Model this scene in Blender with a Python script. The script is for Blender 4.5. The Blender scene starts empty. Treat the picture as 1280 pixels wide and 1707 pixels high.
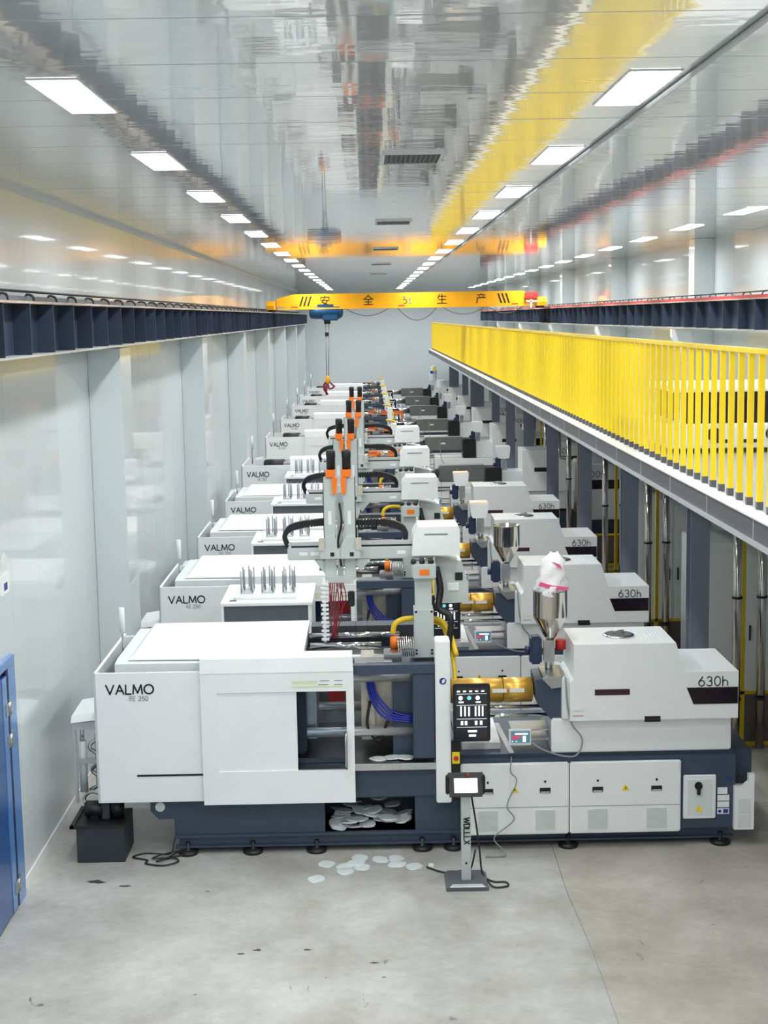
import bpy, bmesh, math, random
from mathutils import Vector, Matrix
from math import sin, cos, pi, radians as R
random.seed(7)
sc = bpy.context.scene
COL = sc.collection

# ------------------------------------------------------------------ camera, world, exposure
cam = bpy.data.cameras.new('camera')
cam.sensor_fit = 'VERTICAL'; cam.sensor_height = 17.07; cam.lens = 24.0
cam.clip_start = 0.1; cam.clip_end = 200
camo = bpy.data.objects.new('camera', cam); COL.objects.link(camo)
camo.matrix_world = (Matrix.Translation((0, 0, 5.4)) @ Matrix.Rotation(-R(0.582), 4, 'Z')
                     @ Matrix.Rotation(R(90 - 7.734), 4, 'X') @ Matrix.Rotation(R(-0.95), 4, 'Z'))
sc.camera = camo
w = bpy.data.worlds.new('world'); sc.world = w; w.use_nodes = True
w.node_tree.nodes['Background'].inputs[0].default_value = (0.8, 0.87, 0.9, 1)
w.node_tree.nodes['Background'].inputs[1].default_value = 0.3
sc.view_settings.view_transform = 'Standard'; sc.view_settings.look = 'None'
sc.view_settings.gamma = 1; sc.view_settings.use_curve_mapping = False
sc.view_settings.exposure = 0.22
LED = 5.0
LAMP_W = 50.0
LAMP_SPREAD = 168
sc.cycles.max_bounces = 8; sc.cycles.diffuse_bounces = 5; sc.cycles.glossy_bounces = 4
sc.cycles.transparent_max_bounces = 12; sc.cycles.caustics_reflective = False; sc.cycles.caustics_refractive = False
sc.cycles.sample_clamp_indirect = 4.0
sc.cycles.use_adaptive_sampling = True; sc.cycles.adaptive_threshold = 0.02
sc.cycles.use_denoising = True

# ------------------------------------------------------------------ materials
def lin(c):
    c = c / 255.0
    return c / 12.92 if c <= 0.04045 else ((c + 0.055) / 1.055) ** 2.4
def mat(name, rgb, rough=0.5, metal=0.0, vary=0.04, vscale=6.0, bump=0.0, bscale=40.0, coat=0.0, coatr=0.05, spec=0.5, emit=0.0, stretch=None):
    m = bpy.data.materials.new(name); m.use_nodes = True
    nt = m.node_tree; b = nt.nodes['Principled BSDF']
    col = tuple(lin(c) for c in rgb) + (1,)
    b.inputs['Roughness'].default_value = rough; b.inputs['Metallic'].default_value = metal
    b.inputs['Specular IOR Level'].default_value = spec
    b.inputs['Coat Weight'].default_value = coat; b.inputs['Coat Roughness'].default_value = coatr
    tc = nt.nodes.new('ShaderNodeTexCoord'); mp = nt.nodes.new('ShaderNodeMapping')
    nt.links.new(tc.outputs['Object'], mp.inputs[0])
    if stretch: mp.inputs['Scale'].default_value = stretch
    n = nt.nodes.new('ShaderNodeTexNoise'); n.inputs['Scale'].default_value = vscale; n.inputs['Detail'].default_value = 4
    nt.links.new(mp.outputs[0], n.inputs['Vector'])
    cr = nt.nodes.new('ShaderNodeValToRGB')
    cr.color_ramp.elements[0].position = 0.3; cr.color_ramp.elements[1].position = 0.7
    cr.color_ramp.elements[0].color = tuple(c * (1 - vary) for c in col[:3]) + (1,)
    cr.color_ramp.elements[1].color = tuple(min(1, c * (1 + vary)) for c in col[:3]) + (1,)
    nt.links.new(n.outputs['Fac'], cr.inputs[0]); nt.links.new(cr.outputs[0], b.inputs['Base Color'])
    if bump:
        n2 = nt.nodes.new('ShaderNodeTexNoise'); n2.inputs['Scale'].default_value = bscale; n2.inputs['Detail'].default_value = 3
        nt.links.new(mp.outputs[0], n2.inputs['Vector'])
        bp = nt.nodes.new('ShaderNodeBump'); bp.inputs['Strength'].default_value = bump; bp.inputs['Distance'].default_value = 0.02
        nt.links.new(n2.outputs['Fac'], bp.inputs['Height']); nt.links.new(bp.outputs[0], b.inputs['Normal'])
        if coat: nt.links.new(bp.outputs[0], b.inputs['Coat Normal'])
    if emit:
        b.inputs['Emission Strength'].default_value = emit
        nt.links.new(cr.outputs[0], b.inputs['Emission Color'])
    return m
def glassmat(name, tint, gloss=0.12, rough=0.02):
    m = bpy.data.materials.new(name); m.use_nodes = True; nt = m.node_tree
    nt.nodes.remove(nt.nodes['Principled BSDF']); out = nt.nodes['Material Output']
    t = nt.nodes.new('ShaderNodeBsdfTransparent'); t.inputs[0].default_value = tuple(lin(c) for c in tint) + (1,)
    g = nt.nodes.new('ShaderNodeBsdfGlossy'); g.inputs['Roughness'].default_value = rough
    lw = nt.nodes.new('ShaderNodeLayerWeight'); lw.inputs[0].default_value = gloss
    mx = nt.nodes.new('ShaderNodeMixShader')
    nt.links.new(lw.outputs['Fresnel'], mx.inputs[0]); nt.links.new(t.outputs[0], mx.inputs[1]); nt.links.new(g.outputs[0], mx.inputs[2])
    nt.links.new(mx.outputs[0], out.inputs[0]); return m
def floormat(name, rgb):
    m = mat(name, rgb, 0.38, 0, 0.06, 9.0, 0.12, 9, spec=0.45)
    nt = m.node_tree; b = nt.nodes['Principled BSDF']; cr = b.inputs['Base Color'].links[0].from_node
    tc = [n for n in nt.nodes if n.type == 'TEX_COORD'][0]
    n = nt.nodes.new('ShaderNodeTexNoise'); n.inputs['Scale'].default_value = 0.85; n.inputs['Detail'].default_value = 14; n.inputs['Roughness'].default_value = 0.7
    n.inputs['Distortion'].default_value = 0.15
    nt.links.new(tc.outputs['Object'], n.inputs['Vector'])
    c2 = nt.nodes.new('ShaderNodeValToRGB'); c2.color_ramp.elements[0].position = 0.30; c2.color_ramp.elements[1].position = 0.62
    c2.color_ramp.elements[0].color = (0.60, 0.575, 0.54, 1); c2.color_ramp.elements[1].color = (1, 1, 1, 1)
    nt.links.new(n.outputs['Fac'], c2.inputs[0])
    mx = nt.nodes.new('ShaderNodeMixRGB'); mx.blend_type = 'MULTIPLY'; mx.inputs[0].default_value = 1
    nt.links.new(cr.outputs[0], mx.inputs[1]); nt.links.new(c2.outputs[0], mx.inputs[2])
    # scattered small dark oil marks
    v = nt.nodes.new('ShaderNodeTexNoise'); v.inputs['Scale'].default_value = 5.5; v.inputs['Detail'].default_value = 6; v.inputs['Distortion'].default_value = 1.5
    mp = nt.nodes.new('ShaderNodeMapping'); mp.inputs['Scale'].default_value = (1, 0.6, 1); mp.inputs['Location'].default_value = (3.1, 7.7, 0)
    nt.links.new(tc.outputs['Object'], mp.inputs[0]); nt.links.new(mp.outputs[0], v.inputs['Vector'])
    c3 = nt.nodes.new('ShaderNodeValToRGB'); c3.color_ramp.elements[0].position = 0.70; c3.color_ramp.elements[1].position = 0.76
    c3.color_ramp.elements[0].color = (1, 1, 1, 1); c3.color_ramp.elements[1].color = (0.35, 0.34, 0.33, 1)
    nt.links.new(v.outputs['Fac'], c3.inputs[0])
    mx2 = nt.nodes.new('ShaderNodeMixRGB'); mx2.blend_type = 'MULTIPLY'; mx2.inputs[0].default_value = 1
    nt.links.new(mx.outputs[0], mx2.inputs[1]); nt.links.new(c3.outputs[0], mx2.inputs[2])
    nt.links.new(mx2.outputs[0], b.inputs['Base Color'])
    rr = nt.nodes.new('ShaderNodeMapRange'); rr.inputs[3].default_value = 0.28; rr.inputs[4].default_value = 0.5
    nt.links.new(n.outputs['Fac'], rr.inputs[0]); nt.links.new(rr.outputs[0], b.inputs['Roughness'])
    return m
M = dict(
    white=mat('white_paint', (240, 242, 243), 0.35, vary=0.015, coat=0.25, coatr=0.2),
    greywhite=mat('pale_grey_paint', (222, 226, 226), 0.4, vary=0.015, coat=0.2, coatr=0.2),
    robot=mat('robot_grey_paint', (196, 203, 202), 0.4, vary=0.02),
    navy=mat('dark_slate_paint', (62, 74, 92), 0.42, vary=0.05, spec=0.4),
    black=mat('black_plastic', (24, 25, 28), 0.45, vary=0.1),
    dark=mat('dark_interior', (72, 76, 82), 0.55, vary=0.1),
    darkgrey=mat('grey_steel_paint', (92, 96, 102), 0.45, vary=0.06),
    steel=mat('brushed_steel', (190, 192, 194), 0.28, 1.0, 0.08, 14, 0.05, 60),
    chrome=mat('polished_chrome', (222, 223, 224), 0.08, 1.0, 0.03),
    bar=mat('bright_ground_steel', (225, 227, 228), 0.35, 0.55, 0.03),
    inox=mat('stainless', (200, 196, 190), 0.12, 1.0, 0.04, 3),
    gold=mat('gold_barrel_cover', (226, 176, 78), 0.3, 0.5, 0.05, 5),
    barrel=mat('grey_barrel_cover', (112, 114, 112), 0.45, 0.1, 0.04),
    yellow=mat('yellow_paint', (250, 214, 0), 0.35, vary=0.02, coat=0.3, coatr=0.15),
    craney=mat('crane_yellow_paint', (244, 172, 8), 0.4, vary=0.04),
    hose=mat('yellow_hose', (236, 200, 40), 0.45, vary=0.05, bump=0.3, bscale=120),
    orange=mat('orange_plastic', (250, 128, 30), 0.45, vary=0.03),
    peach=mat('peach_plastic', (240, 196, 170), 0.5),
    red=mat('red_paint', (196, 40, 38), 0.5, vary=0.06),
    darkred=mat('dark_red_tube', (130, 26, 40), 0.45, vary=0.2),
    pink=mat('pink_print', (226, 90, 140), 0.6),
    blue=mat('blue_hose', (38, 52, 170), 0.35, vary=0.1),
    hoist=mat('teal_blue_paint', (8, 66, 104), 0.4, vary=0.08),
    doorblue=mat('blue_door_paint', (34, 84, 146), 0.3, vary=0.05, coat=0.3),
    doorblue2=mat('light_blue_frame_paint', (84, 136, 200), 0.25, vary=0.05, coat=0.5),
    gapshade=mat('navy_gap_shade', (10, 22, 70), 0.5),  # shade of the door gap, put into the colour
    pin=mat('pin_grey', (150, 154, 158), 0.4, 0.3),
    motor=mat('navy_motor_paint', (38, 52, 82), 0.45, vary=0.08),
    rail=mat('crane_rail_navy', (50, 60, 80), 0.4, vary=0.12, vscale=2.5),
    fascia=mat('fascia_grey', (88, 88, 92), 0.45, vary=0.1, vscale=1.5),
    flange=mat('galvanised_edge', (196, 198, 200), 0.35, 0.3, 0.05),
    column=mat('column_slate', (122, 127, 142), 0.45, vary=0.05),
    mold=mat('mould_block_steel', (206, 200, 186), 0.4, 0.2, 0.15, 12),
    plastic=mat('translucent_plastic', (226, 232, 232), 0.25, vary=0.03, coat=0.3),
    bag=mat('plastic_sack', (240, 238, 240), 0.35, vary=0.04, bump=0.6, bscale=14),
    bagyellow=mat('yellow_sack_print', (232, 222, 60), 0.5),
    bagblue=mat('blue_sack_print', (40, 90, 190), 0.5),
    wall=mat('wall_panel_white', (212, 219, 221), 0.3, vary=0.01, vscale=1.2, bump=0.16, bscale=1.0, coat=0.5, coatr=0.05),
    endwall=mat('end_wall_grey', (222, 228, 232), 0.45, vary=0.015, vscale=0.5),
    ceil=mat('ceiling_panel_white', (214, 218, 219), 0.14, vary=0.03, vscale=0.8, bump=0.10, bscale=1.1, coat=1.0, coatr=0.03, stretch=(1, 2.5, 1)),
    joint=mat('joint_grey', (180, 184, 186), 0.6),
    led=mat('led_diffuser', (247, 252, 255), 0.4, emit=LED, vary=0.0),
    lampframe=mat('lamp_frame', (225, 228, 228), 0.4),
    yellowlabel=mat('warning_yellow', (244, 222, 40), 0.5), label=mat('label_white', (238, 240, 240), 0.5), cream=mat('label_pale_green', (220, 226, 190), 0.5),
    labelblue=mat('label_blue', (48, 52, 140), 0.5), ink=mat('ink_black', (22, 22, 26), 0.5), inkgrey=mat('ink_grey', (130, 134, 138), 0.5),
    trap=mat('smoked_window', (34, 24, 32), 0.12, vary=0.2), maroon=mat('maroon_window', (64, 34, 42), 0.2, vary=0.1),
    screen=mat('screen_dark', (42, 44, 50), 0.2, vary=0.03), screenlit=mat('screen_white', (235, 240, 245), 0.3, emit=0.9, vary=0.0),
    screencyan=mat('screen_cyan', (110, 205, 215), 0.3, emit=0.5), screenred=mat('screen_red', (214, 60, 90), 0.3, emit=0.5),
    lcd=mat('meter_lcd_blue', (84, 130, 150), 0.3, emit=0.3),
    smoke=glassmat('tinted_window', (225, 230, 235)), clear=glassmat('clear_guard', (240, 243, 245)),
    fence=mat('fence_sheet', (110, 100, 98), 0.25, vary=0.1, coat=0.4), green=mat('green_mat', (50, 96, 72), 0.8, bump=0.3),
    rust=mat('rail_top_plate', (176, 160, 146), 0.5, vary=0.15, vscale=4), cable=mat('black_cable', (34, 38, 40), 0.5),
    greycable=mat('grey_cable', (142, 148, 150), 0.45), redwire=mat('red_conductor', (190, 60, 66), 0.5), tank=mat('oil_tank_paint', (46, 52, 62), 0.45, vary=0.08),
    meshgrey=mat('vent_grey', (84, 88, 88), 0.5), mezz=mat('mezzanine_floor_coating', (165, 168, 168), 0.3, vary=0.03, coat=0.2),
    oil=mat('dried_oil', (70, 66, 62), 0.5, vary=0.3, vscale=30),
)
M['floor'] = floormat('concrete', (193, 192, 188)); M['floor2'] = floormat('concrete_brownish', (192, 187, 178))

# ------------------------------------------------------------------ mesh helpers
class MB:
    def __init__(s): s.bm = bmesh.new()
    def box(s, x0, x1, y0, y1, z0, z1, b=0.0):
        bm = s.bm; v = [bm.verts.new((x, y, z)) for x in (x0, x1) for y in (y0, y1) for z in (z0, z1)]
        fs = [bm.faces.new([v[i] for i in f]) for f in ((0, 1, 3, 2), (4, 6, 7, 5), (0, 4, 5, 1), (2, 3, 7, 6), (0, 2, 6, 4), (1, 5, 7, 3))]
        if b:
            es = list({e for f in fs for e in f.edges})
            bmesh.ops.bevel(bm, geom=es, offset=b, segments=2, affect='EDGES', clamp_overlap=True)
        return s
    def prism(s, pts, axis, a, c):
        """pts: 2D outline; axis 'y': pts are (x,z), 'x': (y,z), 'z': (x,y); extruded from a to c"""
        def p3(p, t): return {'y': (p[0], t, p[1]), 'x': (t, p[0], p[1]), 'z': (p[0], p[1], t)}[axis]
        bm = s.bm; A = [bm.verts.new(p3(p, a)) for p in pts]; B = [bm.verts.new(p3(p, c)) for p in pts]
        bm.faces.new(A); bm.faces.new(B[::-1]); n = len(pts)
        for i in range(n): bm.faces.new([A[i], B[i], B[(i + 1) % n], A[(i + 1) % n]])
        return s
    def hexa(s, P8):
        """8 points: bottom 4 (ccw) then top 4"""
        bm = s.bm; v = [bm.verts.new(p) for p in P8]
        for f in ((3, 2, 1, 0), (4, 5, 6, 7), (0, 1, 5, 4), (1, 2, 6, 5), (2, 3, 7, 6), (3, 0, 4, 7)): bm.faces.new([v[i] for i in f])
        return s
    def lathe(s, prof, c=(0, 0, 0), n=20, axis='z', cap=True):
        bm = s.bm; rings = []
        for r, h in prof:
            ring = []
            for i in range(n):
                a = 2 * pi * i / n; u, v_ = r * cos(a), r * sin(a)
                p = {'z': (u, v_, h), 'x': (h, u, v_), 'y': (u, h, v_)}[axis]
                ring.append(bm.verts.new((p[0] + c[0], p[1] + c[1], p[2] + c[2])))
            rings.append(ring)
        for a, b in zip(rings, rings[1:]):
            for i in range(n):
                f = bm.faces.new([a[i], a[(i + 1) % n], b[(i + 1) % n], b[i]]); f.smooth = True
        if cap: bm.faces.new(rings[0][::-1]); bm.faces.new(rings[-1])
        return s
    def cyl(s, c, r, h0, h1, axis='z', n=16): return s.lathe([(r, h0), (r, h1)], c, n, axis)
    def tube(s, pts, r, n=8, smooth=0):
        P = [Vector(p) for p in pts]
        if smooth:
            Q = []; E = [P[0] * 2 - P[1]] + P + [P[-1] * 2 - P[-2]]
            for i in range(1, len(E) - 2):
                for k in range(smooth):
                    t = k / smooth; a, b, c, d = E[i - 1:i + 3]
                    Q.append(0.5 * ((2 * b) + (c - a) * t + (2 * a - 5 * b + 4 * c - d) * t * t + (3 * b - a - 3 * c + d) * t ** 3))
            Q.append(P[-1]); P = Q
        bm = s.bm; rings = []; up = Vector((0, 0, 1)); prev = None
        for i, p in enumerate(P):
            t = (P[min(i + 1, len(P) - 1)] - P[max(i - 1, 0)]).normalized()
            if prev is None:
                nrm = t.cross(up)
                if nrm.length < 0.01: nrm = t.cross(Vector((1, 0, 0)))
            else: nrm = prev - t * prev.dot(t)
            nrm.normalize(); prev = nrm; bi = t.cross(nrm)
            rings.append([bm.verts.new(p + nrm * (r * cos(2 * pi * k / n)) + bi * (r * sin(2 * pi * k / n))) for k in range(n)])
        for a, b in zip(rings, rings[1:]):
            for i in range(n):
                f = bm.faces.new([a[i], a[(i + 1) % n], b[(i + 1) % n], b[i]]); f.smooth = True
        bm.faces.new(rings[0][::-1]); bm.faces.new(rings[-1]); return s
    def strokes(s, text, x, z, h, wt, y, gap=0.28, depth=0.003, axis='y'):
        """thin geometric lettering on a plane facing -Y; (x,z) lower left corner"""
        cx = x
        for ch in text:
            if ch == ' ': cx += h * 0.5; continue
            wd, polys = GLYPH[ch]
            for poly in polys:
                for (a, b) in zip(poly, poly[1:]):
                    A = Vector((cx + a[0] * h, z + a[1] * h)); B = Vector((cx + b[0] * h, z + b[1] * h)); d = (B - A)
                    if d.length < 1e-6: continue
                    d.normalize(); nn = Vector((-d.y, d.x)) * wt / 2; e = d * wt * 0.3
                    q = [A - e - nn, B + e - nn, B + e + nn, A - e + nn]
                    s.prism([(p.x, p.y) for p in q], 'y', y, y - depth)
            cx += (wd + gap) * h
        return s
    def build(s, name, m, parent=None, loc=None):
        bmesh.ops.recalc_face_normals(s.bm, faces=s.bm.faces)
        me = bpy.data.meshes.new(name); s.bm.to_mesh(me); s.bm.free(); me.materials.append(M[m] if isinstance(m, str) else m)
        o = bpy.data.objects.new(name, me); COL.objects.link(o)
        if parent: o.parent = parent
        if loc: o.location = loc
        return o
def arc(cx, cy, rx, ry, a0, a1, n=12): return [(cx + rx * cos(R(a0 + (a1 - a0) * i / n)), cy + ry * sin(R(a0 + (a1 - a0) * i / n))) for i in range(n + 1)]
GLYPH = {
    'V': (.85, [[(0, 1), (.42, 0), (.85, 1)]]), 'A': (.85, [[(0, 0), (.42, 1), (.85, 0)], [(.17, .35), (.68, .35)]]),
    'L': (.55, [[(0, 1), (0, 0), (.55, 0)]]), 'M': (1.0, [[(0, 0), (.1, 1), (.5, .1), (.9, 1), (1, 0)]]),
    'O': (1.0, [arc(.5, .5, .5, .5, 0, 360, 20)]), 'R': (.5, [[(0, 0), (0, 1), (.35, 1)] + arc(.3, .75, .2, .25, 80, -90, 6) + [(0, .5)], [(.25, .5), (.5, 0)]]),
    'E': (.5, [[(.5, 1), (0, 1), (0, 0), (.5, 0)], [(0, .5), (.45, .5)]]), '2': (.55, [arc(.27, .73, .27, .27, 160, -40, 8) + [(0, 0), (.55, 0)]]),
    '5': (.55, [[(.5, 1), (.1, 1), (.05, .55)] + arc(.26, .32, .28, .32, 110, -140, 10)]), '0': (.62, [arc(.31, .5, .31, .5, 0, 360, 16)]),
    '6': (.62, [[(.42, 1), (.06, .5)] + arc(.31, .3, .3, .3, 150, 510, 16)]), '3': (.55, [arc(.26, .75, .24, .25, 150, -90, 8), arc(.26, .27, .28, .27, 90, -150, 10)]),
    'h': (.5, [[(0, 1), (0, 0)], arc(.25, .35, .25, .25, 180, 0, 8) + [(.5, 0)]]), 't': (.35, [[(.15, 1), (.15, 0), (.35, 0)], [(0, .65), (.35, .65)]]), '1': (.2, [[(0, .8), (.2, 1), (.2, 0)]]),
    'W': (1.0, [[(0, 1), (.25, 0), (.5, .9), (.75, 0), (1, 1)]]), 'X': (.6, [[(0, 1), (.6, 0)], [(0, 0), (.6, 1)]]), 'D': (.6, [[(0, 0), (0, 1), (.3, 1)] + arc(.3, .5, .3, .5, 90, -90, 8) + [(0, 0)]]),
}
def thing(name, label, cat, loc=(0, 0, 0), rz=0, group=None):
    o = bpy.data.objects.new(name, None); COL.objects.link(o); o.empty_display_size = 0.1
    o.location = loc; o.rotation_euler = (0, 0, rz); o['label'] = label; o['category'] = cat
    if group: o['group'] = group
    return o
def tag(o, label, cat, group=None):
    o['label'] = label; o['category'] = cat
    if group: o['group'] = group
    return o
def dup(root, loc=None, label=None, rz=None, skip=()):
    r = root.copy(); COL.objects.link(r)
    if loc: r.location = loc
    if label: r['label'] = label
    if rz is not None: r.rotation_euler = (0, 0, rz)
    for ch in list(root.children):
        if ch.name.split('.')[0] in skip: continue
        c = ch.copy(); COL.objects.link(c); c.parent = r
        for g in ch.children:
            d = g.copy(); COL.objects.link(d); d.parent = c
    return r
def struct(o): o['kind'] = 'structure'; return o

# ------------------------------------------------------------------ the hall
XL, XR, YB, YF, ZC = -3.38, 6.3, -20.0, 72.0, 6.7
fl_ = struct(MB().box(XL - .3, XR + .3, YB, YF, -.2, -.012).build('floor', 'joint'))
MB().prism([(XL - .3, YB), (1.83, YB), (1.83, 11.05), (1.82, 11.97), (1.79, 12.89), (1.80, 13.9), (1.80, YF), (XL - .3, YF)], 'z', -.012, 0).build('concrete_slab', 'floor', fl_)
MB().prism([(1.842, YB), (XR + .3, YB), (XR + .3, YF), (1.806, YF), (1.806, 13.9), (1.797, 12.89), (1.831, 11.97), (1.842, 11.05)], 'z', -.012, 0).build('concrete_slab', 'floor2', fl_)
cl = struct(MB().box(XL - .3, XR + .3, YB, YF, ZC + .03, ZC + .2).build('ceiling', 'joint'))
wl = struct(MB().box(XL - .3, XL - .03, YB, YF, 0, ZC + .03).build('wall_left', 'joint'))
wr = struct(MB().box(XR + .03, XR + .3, YB, YF, 0, ZC + .03).build('wall_right', 'joint'))
struct(MB().box(XL - .3, XR + .3, YF, YF + .2, 0, ZC + .2).build('wall_back', 'endwall'))
struct(MB().box(XL - .3, XR + .3, YB - .2, YB, 0, ZC + .2).build('wall_front', 'wall'))
PW = 1.15
def panels(parent, name, mk, n, y0, tilt, skip=lambda i: False):
    src = mk().build(name, 'ceil' if name == 'ceiling_panel' else 'wall')
    first = True
    for i in range(n):
        if skip(i): continue
        o = src if first else src.copy()
        if not first: COL.objects.link(o)
        first = False; o.parent = parent; o.location = (0, y0 + i * PW, 0)
        tilt(o)
NP = 80
def tc_(o): o.rotation_euler = (R(random.uniform(-.06, .06)), R(random.uniform(-.02, .02)), 0)
# ceiling panels: object origin at the ceiling level so that a slight tilt stays local
src = MB().box(XL, XR, .006, PW - .006, 0, .03, .003).build('ceiling_panel', 'ceil')
for i in range(NP):
    o = src if i == 0 else src.copy()
    if i: COL.objects.link(o)
    o.parent = cl; o.location = (0, YB + i * PW + .05, ZC); tc_(o)
src = MB().box(-.03, 0, .0012, PW - .0012, 0, ZC, .001).build('wall_panel', 'wall')
for i in range(NP):
    o = src if i == 0 else src.copy()
    if i: COL.objects.link(o)
    o.parent = wl; o.location = (XL, YB + i * PW + .05, 0); o.rotation_euler = (0, 0, R(random.uniform(-.05, .05)))
for i in range(NP):
    o = src.copy(); COL.objects.link(o)
    o.parent = wr; o.location = (XR + .03, YB + i * PW + .05, 0); o.rotation_euler = (0, 0, R(random.uniform(-.05, .05)))
# covings and skirtings
struct(MB().prism([(XL, ZC), (XL + .06, ZC), (XL + .02, ZC - .02), (XL, ZC - .06)], 'y', YB, YF).build('trim_1', 'greywhite'))
struct(MB().box(XL, XL + .012, 13.25, YF, 0, .09).build('baseboard_left', 'white'))
struct(MB().tube([(1.80, 3, ZC - .018), (1.80, 70, ZC - .018)], .016, 8).build('trim_2', 'flange'))
# boxed columns along both long walls
k = 0
pl_src = None
for i in range(-2, 7):
    y = 17.55 + 8.83 * i
    if y > YF - 1: continue
    o = MB().box(XL + .002, -2.98, y, y + .75, 0, 5.07, .004).build('wall_column', 'wall') if pl_src is None else pl_src.copy()
    if pl_src is None: pl_src = o; base_y = y
    else: COL.objects.link(o); o.location = (0, y - base_y, 0)
    struct(o)
pr_src = None
for i in range(-2, 7):
    y = 17.4 + 8.83 * i
    if y > YF - 1: continue
    o = MB().box(5.93, XR, y, y + .45, 0, ZC - .002, .004).build('wall_column', 'wall') if pr_src is None else pr_src.copy()
    if pr_src is None: pr_src = o; base_y = y
    else: COL.objects.link(o); o.location = (0, y - base_y, 0)
    struct(o)

# ------------------------------------------------------------------ ceiling lamps
def lamp(x, y, label, group, first=[None]):
    if first[0] is None:
        t = thing('ceiling_light', label, 'light', (x, y, ZC), 0, group)  # also used for the unseen fill lamps added behind the viewpoint
        MB().box(-.15, .15, -.015, 1.265, -.006, .0).build('frame', 'lampframe', t)
        MB().box(-.135, .135, 0, 1.25, -.010, -.006).build('diffuser', 'led', t)
        ld = bpy.data.lights.new('lamp_light', 'AREA'); ld.shape = 'RECTANGLE'; ld.size = .26; ld.size_y = 1.22
        ld.energy = LAMP_W; ld.spread = R(LAMP_SPREAD); ld.color = (.97, 1, 1)
        lo = bpy.data.objects.new('lamp_light', ld); COL.objects.link(lo); lo.parent = t; lo.location = (0, .625, -.016)
        first[0] = t; return t
    t = dup(first[0], (x, y, ZC), label); t['group'] = group; return t
ords = ['first', 'second', 'third', 'fourth', 'fifth', 'sixth', 'seventh', 'eighth', 'ninth', 'tenth', 'eleventh', 'twelfth', 'thirteenth', 'fourteenth', 'fifteenth', 'sixteenth', 'seventeenth', 'eighteenth', 'nineteenth', 'twentieth']
for side, x, nm in ((0, -1.68, 'left ceiling row'), (1, 1.6, 'middle ceiling row'), (2, 5.02, 'right ceiling row above the mezzanine')):
    for i in range(-8, 18):  # rows run on behind the viewpoint, unseen lamps added for frontal fill
        y = 8.05 + 3.53 * i
        if y > 70: continue
        kk = i - (3 if side == 2 else 0)
        if kk >= 0: lab = 'flat white ceiling lamp, %s from the front in the %s' % (ords[kk], nm)
        else: lab = 'unseen fill lamp added behind the viewpoint in the %s' % nm
        lamp(x, y, lab, nm if kk >= 0 else nm + ', unseen fill behind the viewpoint')
# ceiling vents
v0 = None
for i, y in enumerate((11.8, 19.95, 27.9, 36.0, 44.1)):
    lab = 'dark louvred vent set in the ceiling, %s from the front' % ords[i]
    if v0 is None:
        v0 = thing('ceiling_vent', lab, 'vent', (.4, y, ZC), 0, 'ceiling vents')
        MB().box(-.235, .235, 0, .74, -.006, 0).build('backing', 'black', v0)
        MB().box(-.25, -.225, -.02, .76, -.02, 0).box(.225, .25, -.02, .76, -.02, 0).box(-.25, .25, -.02, .01, -.02, 0).box(-.25, .25, .73, .76, -.02, 0).build('frame', 'greywhite', v0)
        for k in range(12):
            s_ = MB().box(-.22 + k * .04, -.205 + k * .04, .01, .73, -.018, -.004).build('slat', 'meshgrey', v0)
    else: dup(v0, (.4, y, ZC), lab)

# ------------------------------------------------------------------ crane runway beams
def runway(name, xin, xout, z0, z1, side, label, mt):
    t = thing(name, label, 'beam', ((xin + xout) / 2, 9, z0))
    xa, xb = (xin - t.location.x), (xout - t.location.x)
    y0, y1 = -12, 62
    H = z1 - z0
    wx = 0.0
    MB().box(wx - .006, wx + .006, y0, y1, .02, H - .02).build('web', mt, t)
    MB().box(min(xa, xb), max(xa, xb), y0, y1, 0, .02).build('lower_flange', 'flange', t)
    MB().box(min(xa, xb), max(xa, xb), y0, y1, H - .02, H).build('upper_flange', 'rust', t)
    MB().box(-.035, .035, y0, y1, H, H + .05).build('running_rail', 'darkgrey', t)
    s0 = None
    for i in range(int(74 / .93)):
        y = 1.6 + i * .93 - 12
        if s0 is None: s0 = MB().box(min(xa, xb) + .01, max(xa, xb) - .01, 0, .012, .02, H - .02).build('stiffener', mt, t, (0, y, 0))
        else: c = s0.copy(); COL.objects.link(c); c.location = (0, y, 0)
    return t
rl = runway('crane_runway_beam', -2.88, -3.22, 5.10, 5.58, 1, 'dark blue crane beam with stiffeners along the left wall', 'rail')
rr_ = runway('crane_runway_beam', 5.6, 5.9, 5.1, 5.58, -1, 'dark blue crane beam above the mezzanine on the right wall', 'rail')
# black cable loops lying over the left rail
c0 = None
cb = thing('power_rail_cable', 'black line strung along the top of the left crane beam', 'cable', (-3.0, 9, 5.58))
MB().tube([(-.12, -12, .1), (-.12, 62, .1)], .013, 6).build('conductor', 'cable', cb)
for i in range(70):
    y = 1.9 + i * .93 - 12
    if c0 is None: c0 = MB().tube([(-.1, .45, .04), (-.06, .3, .06), (.0, .12, .065), (.07, 0, .045), (.10, -.06, -.01)], .012, 6, 4).build('loop', 'cable', cb, (0, y, 0))
    else: c = c0.copy(); COL.objects.link(c); c.location = (0, y, 0)
cr_ = thing('conductor_bar', 'red conductor bar running along the top of the right crane beam', 'rail', (5.62, 9, 5.58))
MB().box(-.02, .01, -12, 62, .0, .045).build('bar', 'redwire', cr_)
MB().tube([(0, -12, .09), (0, 62, .09)], .012, 6).build('conductor', 'cable', cr_)
c0 = None
for i in range(60):
    y = i * 1.05 - 11
    if c0 is None: c0 = MB().tube([(0, .6, .0), (0, .45, .08), (0, .15, .08), (0, 0, .0)], .01, 6, 4).build('loop', 'cable', cr_, (0, y, 0))
    else: c = c0.copy(); COL.objects.link(c); c.location = (0, y, 0)
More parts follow.
